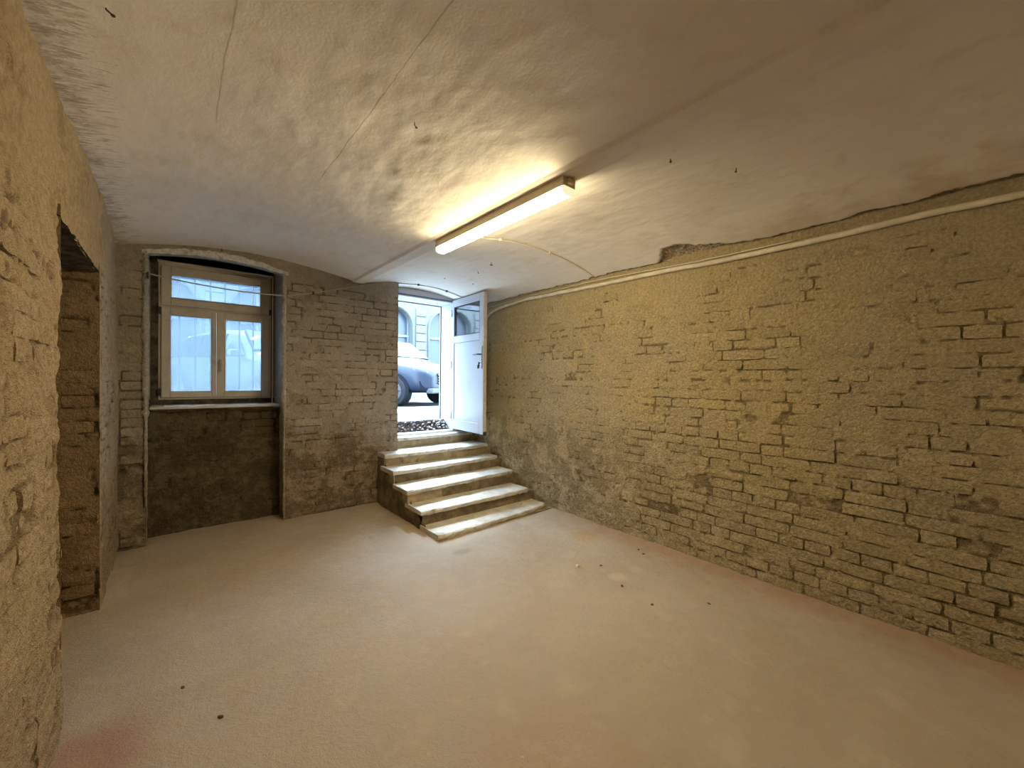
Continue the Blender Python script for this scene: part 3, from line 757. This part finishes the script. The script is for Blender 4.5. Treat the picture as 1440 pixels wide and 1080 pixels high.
# solid body under the steps
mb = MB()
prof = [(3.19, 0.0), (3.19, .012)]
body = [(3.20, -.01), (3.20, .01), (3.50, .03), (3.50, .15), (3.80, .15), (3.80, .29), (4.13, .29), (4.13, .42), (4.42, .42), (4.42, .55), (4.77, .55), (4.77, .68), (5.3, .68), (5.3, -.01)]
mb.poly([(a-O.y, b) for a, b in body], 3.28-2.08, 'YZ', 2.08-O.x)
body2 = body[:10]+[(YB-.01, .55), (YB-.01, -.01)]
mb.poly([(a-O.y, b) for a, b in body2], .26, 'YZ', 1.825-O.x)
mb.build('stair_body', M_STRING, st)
# ragged rendered cheek on the left flank
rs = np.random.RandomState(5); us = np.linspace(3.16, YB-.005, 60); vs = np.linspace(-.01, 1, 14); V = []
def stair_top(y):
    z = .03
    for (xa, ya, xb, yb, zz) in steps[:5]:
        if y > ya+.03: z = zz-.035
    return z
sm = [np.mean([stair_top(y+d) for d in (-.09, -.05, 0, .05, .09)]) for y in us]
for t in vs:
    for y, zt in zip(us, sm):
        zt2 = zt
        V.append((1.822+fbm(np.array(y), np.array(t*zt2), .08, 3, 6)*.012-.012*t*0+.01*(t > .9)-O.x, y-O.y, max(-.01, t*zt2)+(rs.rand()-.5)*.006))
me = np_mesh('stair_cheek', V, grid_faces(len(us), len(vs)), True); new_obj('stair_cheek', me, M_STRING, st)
# door sill and rubble bank beyond
MB().box(FX1-.02-O.x, FX2+.12-O.x, 4.86-O.y, 4.965-O.y, .70, .745, .004).build('door_sill', simple('pale_door_sill', (.62, .61, .58), .6, .3, var=.1, vscale=9), st)
rs = np.random.RandomState(77)
us = axis(FX1-.03, FX2+.03, .018); vs = np.linspace(0, 1, 16); V = []
for t in vs:
    for x in us:
        y = 4.96+.22*t; z = .735+(.125)*min(1, t*1.5)
        V.append((x, y+rs.uniform(-.01, .01), z+rs.uniform(-.012, .012)+.025*float(fbm(np.array(x), np.array(t), .12, 3, 4))))
rb = new_obj('rubble_bank', np_mesh('rubble_bank', V, grid_faces(len(us), len(vs)), False), M_RUB); tag(rb, 'bank of dark earth and brick rubble behind the door sill', 'rubble', kind='stuff')
def stone_bm(mb, c, s_, rs):
    bm = bmesh.new(); bmesh.ops.create_icosphere(bm, subdivisions=1, radius=1)
    for q in bm.verts: q.co = Vector((q.co.x*s_*rs.uniform(.7, 1.2), q.co.y*s_*rs.uniform(.6, 1.1), q.co.z*s_*rs.uniform(.4, .8)))+Vector(c)
    mb._merge(bm)
mb = MB()
for i in range(110):
    x = FX1+(FX2-.02-FX1)*rs.rand()**.55; t = rs.rand(); stone_bm(mb, (x, 4.97+.2*t, .755+.12*min(1, t*1.5)), rs.uniform(.006, .016)+(.012*rs.rand() if x > 2.65 else 0), rs)
a = mb.build('pale_rubble', M_RUBL); tag(a, 'pale mortar crumbs strewn over the earth bank outside the sill', 'rubble', kind='stuff')

# ------------------------------------------------------------------ fluorescent fitting
lm = empty('fluorescent_lamp', (1.603, 2.135, 2.50)); tag(lm, 'lit fluorescent batten with clear cover on the ceiling strip', 'lamp')
hl = .672
mb = MB(); mb.box(-.049, .049, -hl, hl, -.033, .022, .005, seg=2); mb.build('housing', M_HOUS, lm)
# prismatic cover: trough profile swept along Y
prof = [(-.042, -.030), (-.0415, -.042), (-.038, -.060), (-.020, -.069), (.020, -.069), (.038, -.060), (.0415, -.042), (.042, -.030)]
V = []; 
for y in (-hl+.012, hl-.012):
    for a, b in prof: V.append((a, y, b))
Fq = [[i, i+1, i+1+8, i+8] for i in range(7)]
new_obj('diffuser_cover', np_mesh('diffuser_cover', V, Fq, False), M_COVER, lm)
for sgn in (-1, 1):
    mb = MB(); y0 = sgn*(hl-.012); mb.poly([(a*1.04, b*1.03) for a, b in prof], sgn*.014, 'XZ', y0); mb.build('end_cap', M_CAP, lm)
MB().tube([(0, -hl+.05, -.049), (0, hl-.05, -.049)], .013, 12).build('tube', M_TUBE, lm)
for a, b in ((-hl+.03, -hl+.05), (hl-.05, hl-.03)): MB().tube([(0, a, -.049), (0, b, -.049)], .014, 10).build('lamp_holder', M_HOUS, lm)
MB().box(-.02, .02, -hl-.016, -hl-.0, -.018, .012, .003).build('cable_gland', M_HOUS, lm)

# unseen fill light added behind the viewer to lift the foreground, copied from the batten
M_FILLCOVER = emis('rear_fill_cover', WARM, LAMP_COVER*REAR_FILL, .6); M_FILLTUBE = emis('rear_fill_tube', WARM, LAMP_TUBE*REAR_FILL)
l2 = lm.copy(); COL.objects.link(l2); l2.location = (1.603, -1.55, 2.50); l2['label'] = 'unseen fill lamp added behind the viewer, copied from the batten'
for ch in [c for c in bpy.data.objects if c.parent == lm]:
    c = ch.copy(); COL.objects.link(c); c.parent = l2
    if ch.name in ('diffuser_cover', 'tube'):
        c.material_slots[0].link = 'OBJECT'; c.material_slots[0].material = M_FILLCOVER if ch.name == 'diffuser_cover' else M_FILLTUBE

# ------------------------------------------------------------------ cables and conduit
def smooth_path(pts, n=8):
    pts = [np.array(p, float) for p in pts]; out = []
    P = [pts[0]*2-pts[1]]+pts+[pts[-1]*2-pts[-2]]
    for i in range(1, len(P)-2):
        for k in range(n):
            t = k/n; a, b, c, d = P[i-1], P[i], P[i+1], P[i+2]
            out.append(.5*((2*b)+(-a+c)*t+(2*a-5*b+4*c-d)*t*t+(-a+3*b-3*c+d)*t**3))
    out.append(pts[-1]); return out
cond = [(XR-.024, -2.2, 2.42), (XR-.024, -1.0, 2.415), (XR-.022, -.07, 2.408), (XR-.022, .28, 2.410), (XR-.022, .66, 2.398), (XR-.022, 1.07, 2.394), (XR-.022, 1.47, 2.393), (XR-.022, 1.83, 2.405), (XR-.022, 2.5, 2.408), (XR-.022, 3.18, 2.416), (XR-.022, 3.66, 2.422), (XR-.022, 4.04, 2.398), (XR-.022, 4.28, 2.362), (XR-.022, 4.40, 2.32), (XR-.022, 4.50, 2.24)]
pp = smooth_path(cond, 6); rs = np.random.RandomState(2)
pp = [p+np.array([0, 0, rs.uniform(-.0015, .0015)]) for p in pp]
cd = MB().tube(pp, .0195, 10).build('conduit_pipe', M_PIPE); tag(cd, 'thick limewashed conduit running along the top of the ochre brick wall', 'pipe')
thin = [(XR-.010, .9, 2.430), (XR-.012, 1.6, 2.432), (XR-.012, 2.592, 2.462), (XR-.012, 3.186, 2.456), (XR-.012, 3.662, 2.456), (XR-.012, 4.22, 2.43), (XR-.02, 4.6, 2.43)]
th_ = MB().tube(smooth_path(thin, 6), .0055, 6).build('wall_cable', M_WCABLE); tag(th_, 'thin pale cable running just above the thick conduit', 'cable')
def arc_cable(name, x0, x1, y, rad, mat, label, drop=.004, start=None, end=None):
    xs = np.linspace(x0, x1, 40); p = []
    if start: p += start
    p += [(x, y, float(ceil_z(x, y)+trowel(x, y)*(1 if x > 1.72 else .15))-rad-drop) for x in xs]
    if end: p += end
    o = MB().tube(p, rad, 7).build(name, mat); tag(o, label, 'cable'); return o
c1 = arc_cable('ceiling_cable', 1.68, 3.255, 2.62, .0065, M_WCABLE, 'white cable arching over the vault from the lamp to the right wall', .001, start=[(1.605, 2.808, 2.505), (1.612, 2.80, 2.515), (1.63, 2.70, 2.520), (1.65, 2.63, 2.520)])
for x in (2.05, 2.62): MB().box(x-.012, x+.012, 2.607, 2.633, float(ceil_z(x, 2.62))-.016, float(ceil_z(x, 2.62))+.004, .002).build('cable_clip', M_WCABLE, c1)
hang = [(-.201, YB-.006, 2.321), (-.15, YB-.012, 2.312), (-.019, YB-.02, 2.293), (.227, YB-.025, 2.270), (.495, YB-.025, 2.258), (.747, YB-.02, 2.264), (.88, YB-.014, 2.275), (1.116, YB-.014, 2.334), (1.554, YB-.014, 2.469), (1.80, YB-.013, 2.538), (1.98, YB-.013, 2.578)]
xs = np.linspace(2.07, 3.12, 26)
hp = smooth_path(hang, 6)+[np.array((x, YB-.005, float(ceil_z(x, YB)+trowel(x, YB))-.009)) for x in xs]
hc = MB().tube(hp, .006, 7).build('hanging_cable', M_CABLE); tag(hc, 'grey cable sagging across the window niche and over the door recess', 'cable')
rs = np.random.RandomState(12)
mb = MB().box(-.172, -.160, YB-.03, YB+.01, 2.27, 2.325, .002)
mb.build('cable_clip', M_DARK, hc)
for x in (1.12, 2.32, 2.72):
    z = 2.334 if x < 2 else float(ceil_z(x, YB)+trowel(x, YB))-.01
    MB().box(x-.008, x+.008, YB-.026, YB-.002, z-.012, z+.014, .002).build('cable_clip', M_DARK, hc)

# nails and hooks left in the ceiling
def nail(x, y, l, bend, label, head=.006, mat=M_DARK):
    z = float(ceil_z(x, y)+trowel(x, y))+.01
    mb = MB().tube([(0, 0, 0), (0, 0, -l), (bend, bend*.5, -l-.006)], .0028, 6).tube([(bend, bend*.5, -l-.008), (bend, bend*.5, -l-.004)], head, 8)
    o = mb.build('ceiling_nail', mat); o.location = (x, y, z); tag(o, label, 'nail')
nail(.867, 1.769, .022, .012, 'rusty nail stub in the bright patch of the left vault')
nail(2.348, .927, .018, .012, 'nail stub in the dim near part of the right vault')
nail(1.937, 1.08, .016, .006, 'nail stub just right of the ceiling strip, nearer than the lamp')
nail(2.438, 3.259, .030, .0, 'T-headed hook beyond the arched white cable', .014)
nail(2.525, 3.616, .022, .012, 'small hook between the T-headed hook and the door')
nail(2.742, 4.028, .014, .0, 'nail dot above the top edge of the door leaf')
nail(2.40, 4.10, .014, .0, 'nail dot above the middle of the door opening')
nail(-.17, 1.88, .014, .016, 'bent nail beside the brush marks over the left wall')
nail(.34, 4.585, .028, .0, 'dark peg in the middle of the white rim over the window')

# loose bits on the floor
def chip(x, y, sx, sy, sz, seed, mat, label, name='stone_chip'):
    rs = np.random.RandomState(seed); bm = bmesh.new(); bmesh.ops.create_icosphere(bm, subdivisions=2, radius=1)
    for q in bm.verts:
        k = 1+rs.uniform(-.22, .22); q.co = Vector((q.co.x*sx*k, q.co.y*sy*k, max(q.co.z, -.5)*sz*k))
    me = bpy.data.meshes.new(name); bm.to_mesh(me); bm.free()
    o = new_obj(name, me, mat); o.location = (x, y, float(floor_z(np.array(x), np.array(y)))+sz*.45); o.rotation_euler.z = rs.uniform(0, 3); tag(o, label, 'stone')
chip(2.415, 2.073, .024, .014, .010, 1, M_CHIP, 'whitish flat stone chip alone on the floor right of the steps')
chip(2.568, 1.966, .012, .008, .006, 2, M_CHIPD, 'dark crumb just behind the whitish stone chip')
chip(2.429, 1.673, .016, .008, .007, 3, M_CHIPD, 'dark crumb in front of the whitish floor smears')
chip(3.017, 1.873, .012, .009, .006, 4, M_CHIPD, 'dark crumb near the foot of the right wall')
chip(2.381, 1.411, .011, .008, .006, 5, M_CHIPD, 'small dark crumb standing alone toward the front of the right floor')
chip(2.687, 1.186, .014, .006, .006, 6, M_CHIPD, 'dark splinter on the floor, nearest crumb to the right wall')
chip(.035, 2.407, .010, .007, .006, 7, M_CHIPD, 'farther of two dark crumbs on the left part of the floor')
chip(.155, 2.094, .013, .008, .007, 8, M_CHIPD, 'nearer of two dark crumbs on the left part of the floor')
chip(1.026, 1.141, .006, .005, .005, 9, M_CHIP, 'tiny white grit at the very front of the floor')
chip(3.06, 1.95, .010, .008, .006, 10, M_CHIPD, 'dark crumb against the rusty stain by the right wall')

# ------------------------------------------------------------------ street
M_PAVE = simple('pale_pavement', (.45, .46, .46), .85, .3, var=.12, vscale=2.5, bumpd=.003, bscale=40)
M_ROAD = simple('grey_asphalt', (.055, .057, .058), .85, .3, var=.15, vscale=4, bumpd=.004, bscale=70)
M_KERB = simple('granite_kerb', (.15, .15, .15), .8, .3, var=.15, vscale=12)
pv = empty('pavement'); tag(pv, 'pale pavement outside the door and window', 'pavement', kind='structure')
MB().box(-9, 26, 5.18, 7.5, WALK-.22, WALK).build('paving', M_PAVE, pv)
for k in range(30): MB().box(-6+k*1.0, -5.01+k*1.0, 7.5, 7.66, WALK-.25, WALK+.005, .01).build('kerb_stone', M_KERB, pv)
rd = MB().box(-9, 26, 7.66, 13.4, STREET-.25, STREET).build('road', M_ROAD); tag(rd, 'grey road where the cars are parked', 'road', kind='structure')
MB().box(-9, 26, 13.4, 16, STREET-.22, STREET+.10).build('far_pavement', M_PAVE, pv)

# building across the street
M_FAC = simple('pale_stucco', (.088, .095, .092), .9, .2, var=.05, vscale=1.2)
M_FACD = simple('grey_stucco_back', (.07, .07, .07), .9, .2)  # slightly darker stucco for the far building's back wall
M_FGL = simple('far_window_glass', (.034, .045, .06), .3, .3)
M_FFR = simple('far_window_frame', (.10, .115, .13), .6, .3)
fb = empty('building', (8.2, 16, STREET)); tag(fb, 'pale stucco building with round-arched windows across the street', 'building')
FO = Vector((8.2, 16, STREET))
RA, SPR, PITCHX, TOP = .78, 3.65, 2.40, 5.6
def fbx(mb, x0, x1, y0, y1, z0, z1, bev=0): mb.box(x0-FO.x, x1-FO.x, y0-FO.y, y1-FO.y, z0-FO.z, z1-FO.z, bev)
for b in range(-6, 8):
    cx = 7.0+b*PITCHX; xl, xr = cx-PITCHX/2, cx+PITCHX/2
    mb = MB(); arc = [(cx+RA*math.cos(a)-FO.x, SPR+RA*math.sin(a)-FO.z) for a in np.linspace(math.pi, 0, 17)]
    ol = [(xl-FO.x, 0), (cx-RA-FO.x, 0)]+arc+[(cx+RA-FO.x, 0), (xr-FO.x, 0), (xr-FO.x, TOP-FO.z), (xl-FO.x, TOP-FO.z)]
    # split in two halves to keep the outline simple to fill
    half = len(arc)//2
    L_ = [(xl-FO.x, 0), (cx-RA-FO.x, 0)]+arc[:half+1]+[(cx-FO.x, TOP-FO.z), (xl-FO.x, TOP-FO.z)]
    R_ = [(cx+RA-FO.x, 0), (xr-FO.x, 0), (xr-FO.x, TOP-FO.z), (cx-FO.x, TOP-FO.z)]+arc[half:]
    mb.poly(L_, .5, 'XZ', 0); mb.poly(R_, .5, 'XZ', 0)
    mb.build('wall_bay', M_FAC, fb)
    mb = MB(); pts = [(cx+(RA+.05)*math.cos(a)-FO.x, -.03, SPR+(RA+.05)*math.sin(a)-FO.z) for a in np.linspace(math.pi, 0, 21)]
    mb.tube([(cx-RA-.05-FO.x, -.03, 1.9-FO.z)]+pts+[(cx+RA+.05-FO.x, -.03, 1.9-FO.z)], .045, 6); mb.build('arch_moulding', M_FAC, fb)
    for k in range(8):
        z1 = 4.46-k*.36
        mb = MB(); fbx(mb, xr-.24, xr+.24, 15.94, 16.02, z1-.32, z1, .012); mb.build('rusticated_block', M_FAC, fb)
    wnd = MB(); fbx(wnd, cx-RA+.02, cx-RA+.09, 16.25, 16.32, 1.9, 4.3); fbx(wnd, cx+RA-.09, cx+RA-.02, 16.25, 16.32, 1.9, 4.3)
    fbx(wnd, cx-.04, cx+.04, 16.25, 16.32, 1.9, SPR+RA); fbx(wnd, cx-RA, cx+RA, 16.24, 16.33, 3.22, 3.32); fbx(wnd, cx-RA, cx+RA, 16.2, 16.35, 1.85, 1.95)
    wo = wnd.build('window', M_FFR, fb)
    pn = MB(); fbx(pn, cx-RA-.05, cx+RA+.05, 16.34, 16.36, 1.9, SPR+RA+.05); pn.build('pane', M_FGL, wo)
mb = MB(); fbx(mb, -9, 26, 15.8, 16.6, TOP-.02, TOP+.18, .02); fbx(mb, -9, 26, 15.9, 16.4, TOP-.16, TOP-.02, .01); mb.build('cornice', M_FAC, fb)
mb = MB(); fbx(mb, -9, 26, 16.5, 16.8, STREET, TOP); mb.build('back_wall', M_FACD, fb)
mb = MB(); fbx(mb, -9, 26, 15.92, 16.0, STREET, 1.85, .01); mb.build('plinth', M_FAC, fb)

# ------------------------------------------------------------------ parked cars (front towards +x)
def paint(name, c):
    m, nt, bs = mat_new(name); bs.inputs['Base Color'].default_value = (*c, 1); bs.inputs['Roughness'].default_value = .38
    bs.inputs['Coat Weight'].default_value = .12; bs.inputs['Coat Roughness'].default_value = .08; bs.inputs['Specular IOR Level'].default_value = .2
    return m
M_CGL = simple('car_glass', (.012, .018, .03), .12, .2); M_TYRE = simple('tyre_rubber', (.02, .022, .026), .8, .15)
M_RIM = simple('alloy_rim', (.07, .072, .08), .5, .3, 0); M_BLK = simple('black_trim', (.008, .009, .012), .6, .1)
M_HEAD = simple('headlight_lens', (.10, .11, .13), .15, .5); M_CHR = simple('chrome_bar', (.12, .125, .13), .4, .4, 0)
def make_car(name, loc, body_mat, label, heading=0):
    root = empty(name, loc, math.radians(heading)); tag(root, label, 'car', 'cars parked along the street')
    # stations along x (0 = rear, 4.15 = nose): half width, bottom, waist, top, top half width
    stn = [(0.00, .70, .42, .86, .92, .56), (.06, .84, .34, .92, 1.10, .62), (.28, .90, .30, .96, 1.42, .62), (.55, .91, .28, .97, 1.56, .63),
           (1.1, .92, .26, .98, 1.62, .64), (1.9, .92, .26, .98, 1.63, .64), (2.4, .92, .26, .98, 1.57, .62), (2.85, .92, .26, .98, 1.26, .66), (3.05, .92, .27, .98, 1.08, .70),
           (3.4, .91, .28, .94, 1.03, .68), (3.8, .89, .29, .88, .97, .62), (4.02, .82, .30, .80, .88, .56), (4.13, .70, .32, .68, .76, .48), (4.15, .62, .36, .62, .66, .42)]
    rings = []
    for x, hw, zb, zw, zt, tw in stn:
        half = [(hw*.80, zb), (hw*.97, zb+.07), (hw, zb+.25), (hw*.985, zw-.12), (hw*.965, zw), (tw+(hw*.96-tw)*.42, zw+(zt-zw)*.55), (tw+.05, zt-.05*(zt-zw)-.01), (tw*.75, zt), (0, zt+.015)]
        rings.append([(x, y, z) for y, z in half]+[(x, -y, z) for y, z in half[-2::-1]])
    V = [p for rg in rings for p in rg]; m_ = len(rings[0]); Fq = []
    for i in range(len(rings)-1):
        for k in range(m_):
            k2 = (k+1) % m_; Fq.append([i*m_+k, i*m_+k2, (i+1)*m_+k2, (i+1)*m_+k])
    me = np_mesh('body_shell', V, Fq, True); bm = bmesh.new(); bm.from_mesh(me); bm.verts.ensure_lookup_table()
    bm.faces.new([bm.verts[k] for k in range(m_)]); bm.faces.new([bm.verts[(len(rings)-1)*m_+k] for k in range(m_)][::-1])
    bmesh.ops.recalc_face_normals(bm, faces=bm.faces[:]); bm.to_mesh(me); bm.free()
    bo = new_obj('body_shell', me, body_mat, root); md = bo.modifiers.new('s', 'SUBSURF'); md.levels = md.render_levels = 2
    for sy in (-1, 1):
        def side(pts, nm, mat, off=.012):
            mb = MB(); A = [mb.bm.verts.new((x, sy*(y+off), z)) for x, y, z in pts]; B = [mb.bm.verts.new((x, sy*(y-.03), z)) for x, y, z in pts]
            mb.bm.faces.new(A); mb.bm.faces.new(B[::-1])
            for i in range(len(pts)):
                j = (i+1) % len(pts); mb.bm.faces.new((A[i], A[j], B[j], B[i]))
            return mb.build(nm, mat, root)
        yb, yt = .865, .715
        side([(.42, yb, 1.04), (1.28, yb, 1.04), (1.28, yt, 1.50), (.62, yt, 1.46)], 'side_window', M_CGL)
        side([(1.34, yb, 1.04), (2.12, yb, 1.04), (2.10, yt, 1.50), (1.34, yt, 1.51)], 'side_window', M_CGL)
        side([(2.18, yb, 1.04), (2.86, yb, 1.04), (2.40, yt, 1.46), (2.16, yt, 1.49)], 'side_window', M_CGL)
        for cx in (.78, 3.28):
            side([(cx+.40*math.cos(a), .905 if cx < 2 else .895, max(.22, .36+.40*math.sin(a))) for a in np.linspace(math.pi*1.08, -.08*math.pi, 17)], 'wheel_arch', M_BLK, .006)
            mb = MB(); mb.tube([(cx, sy*.70, .34), (cx, sy*.88, .34), (cx, sy*.915, .34)], [.34, .34, .30], 24)
            wh = mb.build('wheel', M_TYRE, root)
            mb = MB(); mb.tube([(cx, sy*.90, .34), (cx, sy*.925, .34)], .20, 20, True)
            for k in range(5):
                a = k*2*math.pi/5; mb.box(-.03, .03, -.008, .008, .03, .21, 0, Matrix.Translation((cx, sy*.93, .34)) @ Matrix.Rotation(a, 4, 'Y'))
            mb.build('rim', M_RIM, wh)
        side([(3.88, .800, .70), (4.06, .69, .70), (4.04, .70, .80), (3.74, .845, .86)], 'headlight', M_HEAD, .022)
        side([(3.95, .83, .42), (4.08, .70, .42), (4.07, .70, .56), (3.93, .83, .58)], 'fog_light', M_BLK, .02)
        mb = MB(); mb.box(2.70, 2.84, sy*.98-.10, sy*.98+.08, 1.02, 1.15, .03, seg=2); mb.build('wing_mirror', body_mat, root)
        for x in (1.2, 2.05): MB().box(x-.18, x, sy*.915-.01, sy*.915+.012, .88, .91, .005).build('door_handle', M_CHR, root)
        side([(.03, .78, .78), (.16, .86, .78), (.16, .86, .98), (.05, .78, .98)], 'tail_light', simple('tail_lens', (.25, .05, .05), .2, .6), .02)
    mb = MB(); mb.box(4.05, 4.165, -.46, .46, .50, .76, .02); gl_ = mb.build('grille', M_BLK, root)
    for k in range(4): MB().box(4.15, 4.185, -.46, .46, .53+k*.06, .555+k*.06, .003).build('grille_bar', M_CHR, gl_)
    mb = MB(); mb.box(4.02, 4.19, -.72, .72, .30, .42, .03, seg=2); mb.build('bumper', M_RIM, root)
    MB().box(4.185, 4.20, -.26, .26, .40, .51, .004).build('number_plate', M_FAC, root)
    bmw = MB(); A = [(2.46, -.60, 1.55), (2.46, .60, 1.55), (2.96, .74, 1.14), (2.96, -.74, 1.14)]
    vv = [bmw.bm.verts.new((x+.03, y, z+.03)) for x, y, z in A]; vb = [bmw.bm.verts.new((x-.02, y, z-.02)) for x, y, z in A]
    bmw.bm.faces.new(vv); bmw.bm.faces.new(vb[::-1])
    for i in range(4): bmw.bm.faces.new((vv[i], vv[(i+1) % 4], vb[(i+1) % 4], vb[i]))
    bmw.build('windscreen', M_CGL, root)
    bmw = MB(); A = [(.42, -.56, 1.50), (.42, .56, 1.50), (.08, .66, 1.08), (.08, -.66, 1.08)]
    vv = [bmw.bm.verts.new((x-.035, y, z+.02)) for x, y, z in A]; vb = [bmw.bm.verts.new((x+.03, y, z-.02)) for x, y, z in A]
    bmw.bm.faces.new(vv); bmw.bm.faces.new(vb[::-1])
    for i in range(4): bmw.bm.faces.new((vv[i], vv[(i+1) % 4], vb[(i+1) % 4], vb[i]))
    bmw.build('rear_window', M_CGL, root)
    return root
make_car('car', (3.3, 12.15, STREET), paint('dark_blue_paint', (.015, .021, .038)), 'dark glossy car seen through the open doorway, nose turned towards the house', -65)
make_car('car', (.60, 12.15, STREET), paint('silver_blue_paint', (.036, .045, .06)), 'blue-grey car parked beyond the panes of the window', -65)
